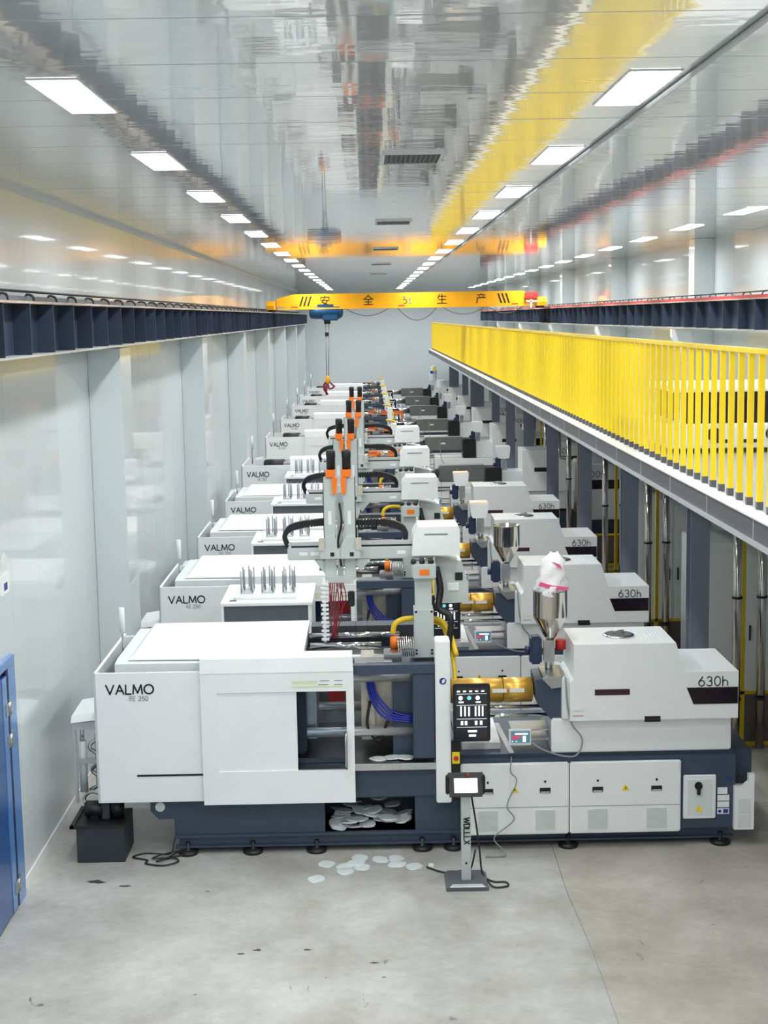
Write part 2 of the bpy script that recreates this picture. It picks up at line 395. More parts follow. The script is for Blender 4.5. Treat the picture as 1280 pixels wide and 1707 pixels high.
# brackets carrying the right beam
b0 = None
for i in range(-1, 6):
    y = 17.5 + 8.83 * i
    if b0 is None:
        b0 = tag(MB().prism([(0, -.02), (.55, -.02), (.55, -.75), (.38, -.75), (0, -.16)], 'y', 0, .16).build('beam_bracket', 'white', None, (5.56, y, 5.1)), '', 'bracket', 'wall brackets under the right crane beam')
        o = b0
    else: o = b0.copy(); COL.objects.link(o); o.location = (5.56, y, 5.1)
    o['label'] = 'white wall bracket carrying the right crane beam, %s from the front' % ords[max(i, 0)] if i >= 0 else 'white wall bracket of the right crane beam, outside the view'
# ------------------------------------------------------------------ overhead crane
cr = thing('overhead_crane', 'yellow overhead travelling crane spanning the hall', 'crane', (1.3, 45, 5.65))
def cx(x): return x - 1.3
MB().prism([(-4.05, .12), (-3.5, .02), (3.5, .02), (3.95, .12), (3.95, .34), (3.5, .47), (-3.5, .47), (-4.05, .34)], 'y', -.15, .15).build('girder', 'craney', cr)
MB().box(-4.0, 3.9, -.2, .2, -.0, .05).build('lower_flange', 'craney', cr)
for s in (-1, 1):
    e = MB().prism([(-.9, 0), (.9, 0), (.9, .12), (.7, .26), (-.7, .26), (-.9, .12)], 'x', -.12, .12).build('end_carriage', 'craney', cr, (4.08 if s > 0 else -4.2, 0, .0))
    MB().cyl((0, -.55, .03), .09, -.06, .06, 'x').cyl((0, .55, .03), .09, -.06, .06, 'x').build('wheel', 'black', e)
MB().box(3.6, 4.0, -.35, -.15, .22, .42, .02).build('drive_motor', 'red', cr)
MB().box(3.75, 3.8, -.4, -.36, -.05, .2).box(3.62, 3.95, -.4, -.37, .12, .17).build('limit_switch', 'label', cr)
m_ = MB()
for s, xs in ((1, (-3.35, -3.23, -3.11)), (-1, (2.86, 2.98, 3.10))):
    for x in xs: m_.prism([(x, .1), (x + .05, .1), (x + .05 + .1 * s, .4), (x + .1 * s, .4)], 'y', -.152, -.158)
m_.build('hazard_stripe', 'ink', cr)
for ch, x in (('\u5b89', -2.56), ('\u5168', -1.22), ('\u751f', 1.05), ('\u4ea7', 2.26)):
    cu = bpy.data.curves.new('lettering', 'FONT'); cu.body = ch; cu.size = .34; cu.extrude = .003; cu.align_x = 'CENTER'
    to = bpy.data.objects.new('tmp', cu); COL.objects.link(to); bpy.context.view_layer.update()
    me = bpy.data.meshes.new_from_object(to.evaluated_get(bpy.context.evaluated_depsgraph_get())); bpy.data.objects.remove(to)
    me.materials.clear(); me.materials.append(M['ink'])
    o = bpy.data.objects.new('lettering', me); COL.objects.link(o); o.parent = cr; o.location = (x, -.156, .13); o.rotation_euler = (R(90), 0, 0)
MB().strokes('5t', -.14, .14, .2, .03, -.153).build('capacity_mark', 'inkgrey', cr)
for x in (-3.5, -.2, 3.3): MB().box(x - .1, x + .1, -.17, -.15, .03, .09).build('reflector', 'red', cr)
fc = MB()
for x0 in (-.2, .9, 2.4): pass
ff = thing('festoon_cable', 'thin cable hanging in loops under the yellow crane girder', 'cable', (1.3, 45.25, 5.65))
fm = MB()
for a, b_, d in ((-1.9, -.6, .22), (-.3, .9, .38), (1.1, 2.4, .22), (2.5, 3.6, .2)): fm.tube([(a + (b_ - a) * t, 0, -d * 4 * t * (1 - t)) for t in [i / 10 for i in range(11)]], .014, 6)
fm.build('loop', 'greycable', ff)
ho = thing('electric_hoist', 'blue electric rope hoist hanging under the left part of the crane', 'hoist', (-1.25, 45, 5.3))
MB().lathe([(.12, -.5), (.2, -.46), (.22, -.3), (.22, .42), (.18, .5), (.1, .54)], (0, 0, .27), 18, 'x').build('motor_body', 'hoist', ho)
MB().box(-.1, .4, -.2, .2, .0, .3, .03).build('rope_drum', 'hoist', ho)
MB().box(-.25, .25, -.16, .16, .42, .5, .01).build('trolley', 'hoist', ho)
MB().box(-.05, .15, -.08, .08, -.1, .02).build('rope_guide', 'black', ho)
MB().tube([(-.0, 0, 0), (-.01, 0, -1.85)], .016, 6).tube([(.1, 0, 0), (.05, 0, -1.85)], .016, 6).build('rope', 'greycable', ho)
MB().box(-.03, .08, -.05, .05, -.48, -.36).build('rope_clamp', 'black', ho)
MB().lathe([(.03, -1.95), (.07, -1.9), (.07, -1.75), (.03, -1.7)], (.02, 0, 0), 12).build('hook_block', 'craney', ho)
hk = tag(MB().tube([(0, 0, .15), (-.12, 0, -.02), (-.08, 0, -.2), (.02, 0, .1), (.12, 0, .02), (.2, 0, -.06), (.05, 0, -.12), (-.02, 0, .12)], .028, 8, 4).tube([(0, 0, .15), (-.06, 0, -.2), (-.02, 0, -.32)], .04, 8).build('lifting_sling', 'darkred', None, (-1.23, 45, 3.32)), 'dark red lifting sling looped on the crane hook', 'sling')

# ------------------------------------------------------------------ mezzanine
mz = struct(MB().box(3.02, XR, YB, 70, 3.60, 3.79).build('mezzanine_floor', 'mezz'))
mf = struct(MB().box(3.0, 3.02, YB, 70, 3.62, 3.795).build('mezzanine_fascia', 'fascia'))
mfl = MB().box(2.97, 3.02, YB, 70, 3.585, 3.62).build('lower_flange', 'flange', mf)
MB().box(2.985, 3.14, YB, 70, 3.79, 3.803).build('edge_plate', 'white', mf)
for i in range(40):
    if i == 0: j0 = MB().box(2.996, 3.001, 0, .012, 3.625, 3.79).build('joint_plate', 'flange', mf, (0, 8, 0)); j0.location = (0, 8, 0)
    else: c = j0.copy(); COL.objects.link(c); c.location = (0, 8 + i * 1.55, 0)
gr = thing('guardrail', 'bright yellow guardrail of square balusters along the mezzanine edge', 'railing', (3.15, 6, 3.80))
MB().box(-.03, .03, 0, 64, 1.25, 1.295, .006).build('top_rail', 'yellow', gr)
b0 = None
for i in range(201):
    y = .46 + i * .315
    if b0 is None:
        b0 = MB().box(-.023, .023, -.023, .023, .065, 1.25).build('baluster', 'yellow', gr, (0, y, 0))
        f0 = MB().box(-.026, .026, -.026, .026, 0, .067).build('baluster_foot', 'fascia', gr, (0, y, 0))
    else:
        for q in (b0, f0): c = q.copy(); COL.objects.link(c); c.location = (0, y, 0)
# white machine standing on the mezzanine
mm = thing('packing_machine', 'low white machine with dark windows behind the yellow guardrail', 'machine', (4.55, 16.3, 3.79))
MB().box(-1.15, 1.6, 0, 1.6, .06, .34, .02).build('body', 'white', mm)
MB().box(-.95, 1.6, .05, 1.5, .34, .70).build('window_band', 'trap', mm)
MB().box(-1.1, 1.6, -.02, 1.6, .70, .76, .015).build('roof', 'white', mm)
for x in (-1.0, -.55, .35, 1.2): MB().box(x, x + .05, 0, .05, .34, .71).build('pillar', 'white', mm)
for x in (-.62, .05): MB().lathe([(.08, -.03), (.08, 0)], (x, 0, .22), 16, 'y').build('dial', 'black', mm)
for x in (-.66, -.3, .1): MB().box(x, x + .2, -.01, 0, .12, .16).build('vent', 'black', mm)
for x in (-1.05, .2, 1.5): MB().cyl((x, .2, 0), .04, 0, .06).build('foot', 'black', mm)
# columns carrying the mezzanine
c0 = None
for i, y in enumerate((7.7, 12.0, 16.32, 20.7, 25.05, 29.45, 33.85, 38.2, 42.6, 48.3, 51.4, 55.8, 61.6, 64.6)):
    if c0 is None:
        o = c0 = MB().box(0, .22, 0, .014, 0, 3.6).box(0, .22, .22, .234, 0, 3.6).box(.104, .116, .014, .22, 0, 3.6).build('mezzanine_column', 'column', None, (3.69, y, 0))
        MB().box(-.06, .28, -.05, .29, 0, .02).build('base_plate', 'column', c0)
        o.location = (3.86, y, 0)
    else:
        o = dup(c0, (3.69 if y > 15 else 3.95, y, 0))
    struct(o)
    struct(MB().box(3.5, XR, y + .04, y + .18, 3.44, 3.6).build('mezzanine_joist', 'darkgrey'))
# pipes, fences and gate posts in every bay below the mezzanine
def pos(label_i, y, x):
    t = tag(MB().cyl((0, 0, 0), .055, 0, 3.58, n=18).build('riser_pipe', 'inox', None, (x, y, 0)), 'polished steel riser pipe, %s' % label_i, 'pipe', 'polished riser pipes under the mezzanine')
    MB().cyl((0, 0, 0), .066, .62, .65, n=18).cyl((0, 0, 0), .066, 1.9, 1.93, n=18).build('clamp_ring', 'black', t)
    return t
bays = [(17.3, 4.49, 4.58, 4.80), (21.65, 4.24, 4.38, 4.52), (26.0, 4.3, 4.5, 4.62), (30.4, 4.25, 4.45, 4.6), (34.7, 4.3, 4.48, 4.62), (38.06, 4.4, 4.58, 4.72)]
for i, (y, a, b_, c_) in enumerate(bays):
    p = pos('left one of the %s pair behind the mezzanine columns' % ords[i], y, a)
    p2 = pos('right one of the %s pair behind the mezzanine columns' % ords[i], y + .02, c_)
    fe = thing('safety_fence', 'yellow framed safety fence between riser pipes, %s from the front' % ords[i], 'fence', (b_, y + .12, 0), 0, 'yellow framed fences under the mezzanine')
    MB().box(0, .05, 0, .05, 0, 3.3).build('post', 'yellow', fe)
    MB().box(-.32, XR - b_ - .01, 0, .03, 0, .05).build('bottom_rail', 'yellow', fe)
    MB().box(-.32, XR - b_ - .01, 0, .03, .66, .70).build('middle_rail', 'yellow', fe)
    MB().box(-.31, -.01, .01, .02, .05, .66).box(.055, XR - b_ - .02, .01, .02, .05, .66).build('sheet', 'fence', fe)
# second row of machines below the mezzanine
def second(i, y, x=4.55):
    lab = 'white machine cabinet marked 100h under the mezzanine, %s from the front' % ords[i]
    global SR
    if i == 0:
        SR = thing('cabinet_machine', lab, 'machine', (x, y, 0), 0, 'white cabinets under the mezzanine')
        MB().box(0, 1.1, .05, 1.7, .05, .95, .01).build('base', 'navy', SR)
        MB().box(-.05, 1.15, 0, 1.6, .95, 2.15, .02).build('cover', 'white', SR)
        MB().box(.0, 1.1, -.006, 0, 1.62, 1.82).build('dark_band', 'trap', SR)
        MB().strokes('100h', .05, 1.88, .13, .012, -.001).build('lettering', 'ink', SR)
        MB().box(.2, 1.0, .4, 1.5, 2.15, 2.75, .02).build('dryer', 'greywhite', SR)
        for q in (.1, 1.0): MB().cyl((q, .2, 0), .08, 0, .05).cyl((q, 1.5, 0), .08, 0, .05).build('foot', 'black', SR)
        return
    dup(SR, (x, y, 0), lab)
for i, (y, x) in enumerate(((30.9, 4.68), (36.3, 4.68), (41.7, 4.68), (47.1, 4.68), (52.5, 4.68))): second(i, y, x)
def chiller(y, x, lab):
    t = thing('chiller_cabinet', lab, 'cabinet', (x, y, 0), 0, 'grey cabinets under the mezzanine')
    MB().box(0, 1.2, 0, 1.1, .08, 2.4, .015).build('body', 'greywhite', t)
    MB().box(.04, .58, -.012, 0, .15, 2.3, .004).build('door', 'greywhite', t); MB().box(.62, 1.16, -.012, 0, .15, 2.3, .004).build('door', 'greywhite', t)
    for q in (.52, .66): MB().box(q, q + .02, -.03, -.012, 1.1, 1.3).build('handle', 'black', t)
    for q in (.1, 1.1): MB().cyl((q, .1, 0), .04, 0, .08).cyl((q, 1.0, 0), .04, 0, .08).build('foot', 'black', t)
chiller(18.5, 4.3, 'grey two-door cabinet standing behind the first safety fence')
chiller(22.9, 4.3, 'grey two-door cabinet standing behind the second safety fence')

# ------------------------------------------------------------------ left wall door, sign, mat
dr = thing('door_1', 'blue painted double leaf door in a light blue frame', 'door', (XL, 12.0, 0)); dr['kind'] = 'structure'
MB().box(0, .05, .88, 1.14, 0, 2.27, .005).build('frame', 'doorblue2', dr)
MB().box(0, .05, -1.2, 1.14, 2.27, 2.35, .005).build('frame_head', 'doorblue2', dr)
lf = MB().box(.0, .045, -.3, .81, .02, 2.22, .003).build('leaf', 'doorblue', dr)
MB().box(.045, .05, .66, .81, .02, 2.22).build('edge_strip', 'doorblue2', lf)
MB().box(.0, .05, .81, .88, .02, 2.27).build('painted_gap', 'gapshade', dr)  # dark strip painting the shaded gap between leaf and frame
for z in (.16, 1.55, 1.85): MB().box(.05, .06, .74, .96, z, z + .12).cyl((.06, .845, 0), .014, z, z + .12).build('hinge', 'steel', dr)
tag(MB().box(XL, XL + .035, 11.4, 12.9, 0, .012).build('door_mat', 'green'), 'green mat in front of the blue door', 'mat')
sg = thing('wall_sign', 'small white and blue sign on the left wall', 'sign', (XL, 13.05, 2.9))
MB().box(0, .006, -.1, .22, .02, .2).build('board', 'label', sg)
MB().box(.006, .008, .03, .15, .05, .12).build('mark', 'labelblue', sg)
MB().prism([(-.02, .24), (.2, .26), (.22, .34), (.1, .40), (0, .33)], 'x', 0, .006).build('arrow', 'greywhite', sg)

# ------------------------------------------------------------------ injection moulding machine (front left corner of footprint at local 0,0)
def machine(y, label, kind):
    t = thing('injection_moulding_machine', label, 'machine', (0, y, 0), 0, 'white moulding machines in one row')
    B = kind == 'B'
    # --- base
    MB().box(-2.04, -.51, .12, 1.75, .19, .58).box(-.51, .41, .7, 1.75, .19, .58).box(.41, .86, .12, 1.75, .19, .95).box(-.51, .41, .12, .7, .555, .62).box(.86, 3.66, .06, 1.75, .19, .95).box(3.66, 3.86, .2, 1.6, .6, .95).box(-.51, .41, .12, .7, .16, .19).build('base', 'navy', t)
    MB().box(-2.0, 3.62, .14, 1.7, .07, .19).box(-2.04, 3.66, .10, .14, .17, .2).box(-2.04, 3.66, .10, .16, .065, .085).build('base_channel', 'navy', t)
    MB().box(-2.04, .86, .08, 1.75, .58, .87).build('bed', 'navy', t)
    br = MB().prism([(-2.28, .58), (-2.28, .46), (-2.2, .37), (-2.0, .37), (-2.0, .58)], 'y', .12, .16).build('lifting_bracket', 'navy', t)
    MB().lathe([(.05, .115), (.05, .12)], (-2.18, 0, .5), 16, 'y').build('hole_cap', 'greywhite', br)
    for x in (-1.91, -1.25, -.6, .48, .8, 1.97, 3.53):
        MB().lathe([(.10, 0), (.105, .03), (.07, .045), (.025, .05), (.025, .12)], (x, .12, 0), 18).build('levelling_foot', 'black', t)
        MB().lathe([(.10, 0), (.105, .03), (.07, .045), (.025, .05), (.025, .12)], (x, 1.62, 0), 12).build('levelling_foot', 'black', t) if x in (-1.91, .48, 3.53) else None
    # --- clamp side cabinet: open tray with front, end, back walls
    MB().box(-2.78, -1.70, 0, .03, .59, 1.93, .006).box(-2.78, -2.75, 0, 1.85, .59, 1.93, .006).box(-2.78, -.2, 1.82, 1.85, .59, 1.9, .006).build('clamp_cabinet', 'white', t)
    MB().box(-2.6, -.75, .3, 1.7, 1.6, 1.78).build('toggle_housing', 'dark', t)
    MB().box(-2.38, -1.70, -.004, 0, .86, .88).build('slot', 'ink', t)
    MB().strokes('VALMO', -2.655, 1.715, .092, .015, -.001, .22).build('lettering', 'ink', t)
    MB().strokes('RE', -2.425, 1.645, .045, .004, -.001).strokes('250', -2.335, 1.645, .045, .005, -.001, .2).build('small_lettering', 'inkgrey', t)
    if not B:
        MB().prism([(.12, 1.90), (.12, 1.99), (.30, 2.01), (1.8, 1.99), (1.8, 1.90)], 'x', -2.58, -.70).build('inner_hood', 'greywhite', t)
        MB().hexa([(-2.46, .2, 2.01), (-.69, .14, 2.01), (-.69, 1.78, 2.0), (-2.46, 1.78, 2.0), (-2.40, .28, 2.055), (-.69, .16, 2.055), (-.69, 1.78, 2.05), (-2.40, 1.78, 2.05)]).build('roof_lid', 'white', t)
    else:
        MB().box(-2.3, -1.2, .3, 1.5, 1.78, 1.86).box(-1.9, -.4, .6, 1.3, 1.86, 1.92).build('toggle_cover', 'steel', t)
        for x, r in ((-2.2, .12), (-1.5, .16)): MB().lathe([(r * .7, -.16), (r, -.12), (r, .3), (r * .7, .34)], (x, 1.0, 1.84), 14, 'x').build('drive_motor', 'steel' if x > -2 else 'black', t)
        MB().box(-.9, -.7, .4, 1.5, 1.78, 1.86).build('deck', 'dark', t)
    lp = MB().cyl((-2.60, .75, 0), .012, 1.9, 2.32, n=8).build('lamp_pole', 'steel', t)
    MB().cyl((-2.60, .75, 0), .03, 2.18, 2.44, n=12).build('signal_lamp', 'greywhite', t)
    # --- sliding door with window
    d = MB()
    y0, y1 = -.06, -.02
    d.box(-1.71, -1.55, y0, y1, .57, 1.92).box(-1.55, -.76, y0, y1, 1.72, 1.92).box(-1.55, -.76, y0, y1, .57, .91).box(-1.55, -.76, y0 + .015, y1, .91, 1.72).box(-.76, -.19, y0, y1, 1.72, 1.92).box(-.76, -.19, y0, y1, .57, .91).box(-.265, -.19, y0, y1, .91, 1.72)
    dd = d.build('sliding_door', 'white', t)
    MB().hexa([(-1.71, -.065, 1.92), (-.19, -.065, 1.92), (-.19, .1, 1.92), (-1.71, .1, 1.92), (-1.71, -.04, 2.06), (-.2, -.04, 2.06), (-.2, .12, 2.09), (-1.71, .12, 2.09)]).build('door_header', 'white', dd)
    MB().box(-.76, -.265, y0 + .015, y0 + .022, .91, 1.72).build('window_pane', 'smoke', dd)
    MB().tube([(-.275, y0, 1.30), (-.275, y0 - .05, 1.28), (-.275, y0 - .05, .96), (-.275, y0, .94)], .014, 8).build('handle', 'steel', dd)
    MB().box(-.8, -.30, y0 - .002, y0, 1.76, 1.78).box(-.8, -.55, y0 - .002, y0, 1.80, 1.83).build('sticker', 'cream', dd)
    MB().box(-.52, -.43, y0 - .002, y0, 1.825, 1.83).box(-.38, -.3, y0 - .002, y0, 1.825, 1.83).box(-.54, -.44, y0 - .002, y0, 1.785, 1.79).box(-.38, -.3, y0 - .002, y0, 1.785, 1.79).build('sticker_text', 'ink', dd)
    # --- mould area
    MB().box(-.2, .63, .02, .12, 1.86, 1.955).build('top_beam', 'navy', t)
    MB().box(-.7, .63, 1.55, 1.72, 1.8, 1.9).build('rear_beam', 'navy', t)
    MB().box(.40, .62, .03, .3, .98, 1.86, .01).box(.2, .62, .3, 1.5, .87, 1.86).build('fixed_platen', 'navy', t)
    MB().box(-.2, .63, .0, .30, .875, .945, .006).box(-1.6, .63, .30, 1.6, .875, .925).build('drip_pan', 'steel', t)
    for yy, z in ((.32, 1.19), (.32, 1.76), (1.3, 1.19), (1.3, 1.72)): MB().cyl((0, yy, z), .05, -1.7, .41, 'x', 16).build('tie_bar', 'bar', t)
    MB().box(-1.1, -.68, .2, 1.4, 1.0, 1.84, .02).build('moving_platen', 'navy', t)
    MB().box(-.68, -.58, .4, 1.2, 1.1, 1.7).build('moving_mould_half', 'steel', t)
    MB().box(-.12, .02, .4, 1.2, 1.08, 1.84, .005).box(.02, .2, .45, 1.2, 1.2, 1.78).build('mould_block', 'mold', t)
    for k in range(4):
        o = .022 * k
        MB().tube([(-.06 + o, .36, 1.83), (-.05 + o, .33, 1.65), (.02 + o, .3, 1.45 + o), (.15 + o, .28, 1.33 + o), (.40, .25, 1.30 + o)], .012, 6, 5).build('water_hose', 'blue', t)
    MB().tube([(-.03, .36, 1.5), (-.06, .3, 1.25), (.05, .3, 1.1), (.15, .3, 1.3)], .016, 6, 5).build('control_hose', 'black', t)
    MB().box(-.48, -.3, 1.1, 1.2, 1.3, 1.62).build('rear_cover', 'red', t)
    MB().box(-1.65, .4, 1.62, 1.66, .9, 1.8).build('rear_guard', 'greywhite', t)
    # --- top of the platen
    MB().box(-.18, .2, .14, .5, 1.9, 1.925).box(-.05, .2, .2, .26, 1.925, 1.94).build('top_plate', 'steel', t)
    MB().cyl((0, .85, 1.97), .035, -.65, .1, 'x', 12).cyl((0, 1.35, 1.97), .03, -.65, .3, 'x', 12).build('guide_rod', 'chrome', t)
    MB().box(-.66, .6, 1.5, 1.75, 1.9, 2.04).build('rear_rail', 'dark', t)
    MB().box(.12, .3, .25, .5, 1.92, 2.02, .01).build('valve_block', 'steel', t)
    MB().lathe([(.05, 0), (.055, .05), (.05, .11)], (.24, .5, 2.02), 14).build('core_motor', 'orange', t)
    MB().tube([(.26 + .022 * k / 8, .45 + .075 * cos(k * pi / 4), 2.04 + .10 * sin(k * pi / 4)) for k in range(64)], .007, 6).build("coiled_hose", "chrome", t)
    if not B: MB().tube([(.22, .6, 2.14), (.24, .6, 2.24), (.33, .62, 2.29), (.5, .7, 2.28), (.72, .72, 2.25), (.82, .62, 2.1), (.87, .5, 1.92)], .028, 8, 5).build('cable_sleeve', 'hose', t)
    MB().tube([(.5, .76, 2.24), (.72, .76, 2.20), (.79, .66, 2.06), (.84, .54, 1.86), (.85, .4, 1.6)], .024, 8, 5).build('cable_sleeve', 'hose', t)
    # --- white post, screen, stop button
    MB().box(.625, .775, -.02, .22, .53, 2.2, .01).build('front_post', 'white', t)
    MB().lathe([(.035, -.024), (.035, -.02)], (.70, 0, 1.79), 18, 'y').build('hand_sign', 'labelblue', t)
    MB().box(.69, .71, -.027, -.024, 1.77, 1.80).box(.70, .72, -.027, -.024, 1.78, 1.81).build('hand_symbol', 'label', t)
    hm = MB().box(.795, 1.165, -.10, -.06, 1.185, 1.775, .012).build('control_screen', 'black', t)
    MB().box(.82, 1.14, -.103, -.10, 1.215, 1.745).build('display', 'screen', hm)
    g = MB()
    for q in range(5): g.box(.835 + q * .06, .865 + q * .06, -.106, -.103, 1.695, 1.71)
    for z in (1.675, 1.56, 1.42, 1.335): g.box(.83, 1.13, -.105, -.103, z, z + .003)
    for x in (.87, 1.04): g.lathe([(.022, -.106), (.022, -.103)], (x, 0, 1.635), 10, 'y').box(x - .02, x + .03, -.106, -.103, 1.585, 1.6)
    for x in (.865, .905, .945, 1.01, 1.045, 1.08): g.box(x, x + .016, -.106, -.103, 1.45, 1.545 + .01 * random.random())
    for x in (.87, .91, 1.01, 1.06): g.box(x, x + .025, -.106, -.103, 1.36, 1.40)
    g.box(.94, 1.03, -.106, -.103, 1.285, 1.305).box(.95, 1.02, -.106, -.103, 1.24, 1.262)
    g.build('display_graphics', 'screenlit', hm)
    MB().lathe([(.022, -.106), (.022, -.103)], (.955, 0, 1.635), 10, 'y').build('display_dial', 'screencyan', hm)
    MB().box(.78, .865, -.02, .06, .55, 1.18, .01).build('button_column', 'black', t)
    MB().box(.785, .86, -.035, -.02, .94, 1.06, .003).build('emergency_stop_box', 'yellowlabel', t)
    MB().lathe([(.022, -.06), (.026, -.045), (.015, -.035)], (.823, 0, 1.0), 12, 'y').build('emergency_stop_button', 'red', t)
    # --- white front panels
    for x0, x1 in ((.87, 1.965), (1.975, 3.10)):
        p = MB().box(x0, x1, .02, .06, .165, .915, .012).build('front_panel', 'white', t)
        for u in (.25, .78):
            xx = x0 + (x1 - x0) * u
            MB().box(xx - .055, xx + .055, .014, .021, .60, .655, .003).build('latch', 'black', p)
            MB().box(xx - .045, xx + .045, .012, .014, .607, .617).build('latch_bar', 'greywhite', p)
            MB().lathe([(.012, .014), (.012, .021)], (xx, 0, .72), 10, 'y').build('lock', 'black', p)
            v = MB()
            for q in range(16): v.box(xx - .10, xx + .10, .013, .021, .215 + q * .0135, .222 + q * .0135)
            v.build('louvre', 'greywhite', p)
        xx = (x0 + x1) / 2
        MB().prism([(xx - .042, .61), (xx + .042, .61), (xx, .68)], 'y', .018, .02).build('warning_triangle', 'yellowlabel', p)
        MB().prism([(xx - .006, .618), (xx + .012, .64), (xx, .64), (xx + .004, .662), (xx - .01, .636), (xx, .636)], 'y', .016, .018).build('warning_bolt', 'ink', p)
        MB().box(x0 + .01, x1 - .01, .018, .021, .452, .457).build('crease', 'inkgrey', p)
    # --- switch recess and labels
    s_ = MB().box(3.13, 3.46, .04, .06, .29, .75, .008).build('switch_panel', 'white', t)
    MB().box(3.17, 3.42, .036, .041, .33, .70).build('switch_recess', 'greywhite', s_)
    MB().lathe([(.04, .02), (.04, .036)], (3.28, 0, .64), 16, 'y').box(3.262, 3.298, .005, .03, .55, .67, .005).build('main_switch', 'black', s_)
    MB().prism([(3.25, .37), (3.33, .37), (3.29, .44)], 'y', .033, .036).build('warning_triangle', 'yellowlabel', s_)
    MB().box(3.48, 3.58, .055, .06, .54, .61).box(3.48, 3.60, .055, .06, .47, .53).box(3.48, 3.60, .055, .06, .40, .46).box(3.48, 3.60, .055, .06, .33, .39).build('rating_label', 'label', t)
    MB().box(3.54, 3.59, .052, .055, .34, .38).lathe([(.018, .052), (.018, .055)], (3.505, 0, .36), 10, 'y').lathe([(.024, .052), (.024, .055)], (3.6, 0, .70), 12, 'y').build('label_print', 'labelblue', t)
    MB().lathe([(.035, .04), (.035, .06)], (3.70, 0, .70), 14, 'y').build('cable_gland', 'black', t)
    MB().prism([(3.64, .18), (3.84, .18), (3.84, .76), (3.78, .76), (3.78, .68), (3.72, .63), (3.64, .63)], 'y', .0, .06).build('corner_cover', 'white', t)
    MB().box(3.68, 3.80, -.004, 0, .36, .50, .003).box(3.68, 3.80, -.004, 0, .21, .34, .003).build('socket_plate', 'greywhite', t)
    # --- injection unit covers
    MB().box(1.80, 3.62, .1, 1.0, .99, 1.345, .012).build('lower_cover', 'white', t)
    MB().box(.86, 3.66, .12, 1.75, .95, .985).build('bed_top', 'navy', t)
    if not B:
        MB().prism([(1.97, 1.35), (3.66, 1.35), (3.66, 1.83), (3.125, 1.83), (3.10, 1.9), (3.03, 2.13), (2.01, 2.13), (2.01, 1.78), (1.97, 1.74)], 'y', .0, .78).prism([(3.0, 1.35), (3.66, 1.35), (3.66, 1.83), (3.0, 1.83)], 'y', .78, 1.0).build('injection_cover', 'white', t)
        MB().box(1.90, 1.97, .05, .75, 1.35, 1.78, .01).build('cover_edge', 'greywhite', t)
        if 1:
            lid = MB().lathe([(.16, 2.13), (.16, 2.145), (.14, 2.15)], (2.52, .38, 0), 24).build('service_lid', 'chrome', t)
            MB().lathe([(.135, 2.15), (.135, 2.153)], (2.52, .38, 0), 24).build('lid_centre', 'darkgrey', lid)
            MB().tube([(2.47, .36, 2.15), (2.47, .36, 2.18), (2.57, .4, 2.18), (2.57, .4, 2.15)], .008, 6).build('lid_handle', 'steel', lid)
            for q in range(6): MB().box(2.74 + q * .035, 2.755 + q * .035, .2, .55, 2.13, 2.134).build('vent_slot', 'greywhite', t)
        MB().box(2.22, 2.57, -.006, 0, 1.61, 1.67, .002).build('view_slot', 'maroon', t)
        MB().prism([(3.14, 1.67), (3.655, 1.67), (3.655, 1.50), (3.21, 1.50)], 'y', -.005, 0).build('smoked_window', 'trap', t)
        MB().strokes('630h', 3.26, 1.685, .095, .010, -.001, .25).build('lettering', 'ink', t)
        MB().box(2.74, 2.90, .085, .1, 1.30, 1.345).box(2.72, 2.88, -.006, 0, 1.352, 1.385).build('grip_recess', 'black', t)
        MB().box(2.0, 2.11, -.003, 0, 1.45, 1.46).build('green_sticker', 'cream', t)
        MB().box(2.0, 2.11, -.003, 0, 1.40, 1.405).build('maroon_sticker', 'darkred', t)
        MB().prism([(1.645, 1.74), (1.95, 1.76), (1.95, 1.33), (1.80, 1.33), (1.66, 1.50)], 'y', .14, .62).build('feed_block', 'navy', t)
        MB().prism([(1.70, 1.77), (1.95, 1.77), (1.95, 1.68), (1.80, 1.66)], 'y', .10, .12).box(1.72, 1.95, .12, .6, 1.765, 1.78).build('feed_guard', 'steel', t)
    else:
        MB().box(3.66, 4.5, .12, 1.6, .19, .95).build('base_extension', 'navy', t)
        MB().cyl((4.3, .3, 0), .08, 0, .19).cyl((4.3, 1.4, 0), .08, 0, .19).build('levelling_foot', 'black', t)
        MB().box(3.62, 4.5, .1, 1.0, .99, 1.345, .012).build('rear_lower_cover', 'white', t)
        MB().prism([(3.36, 1.35), (4.5, 1.35), (4.5, 1.9), (4.2, 1.95), (4.1, 2.13), (3.36, 2.13)], 'y', .0, .9).build('injection_cover', 'white', t)
        MB().box(3.62, 4.0, -.006, 0, 1.72, 1.80, .002).build('view_slot', 'ink', t)
        MB().box(2.57, 2.92, .14, .7, 1.33, 1.80, .02).build('feed_block', 'black', t)
        MB().box(2.92, 3.36, .2, .75, 1.35, 1.72, .01).build('feed_housing', 'greywhite', t)
    # --- barrel
    if not B:
        for a, b_ in ((.80, 1.335), (1.34, 1.64)): MB().lathe([(.118, a), (.128, a + .006), (.128, b_ - .006), (.118, b_)], (0, .45, 1.565), 24, 'x').build('barrel_cover', 'gold', t)
        for a in (1.22, 1.40): MB().box(a, a + .15, .32, .324, 1.57, 1.61).build('barrel_label', 'label', t)
    else:
        MB().box(1.55, 2.57, .3, .6, 1.52, 1.84, .02).build('barrel_cover', 'barrel', t)
        MB().cyl((0, .45, 1.68), .09, .8, 1.55, 'x').build('nozzle', 'steel', t)
        MB().box(1.98, 2.10, .296, .3, 1.67, 1.71).build('barrel_label', 'label', t)
    MB().cyl((0, .18, 1.37), .02, .85, 1.8, 'x', 10).cyl((0, .4, 1.40), .02, .85, 1.8, 'x', 10).build('slide_rail', 'chrome', t)
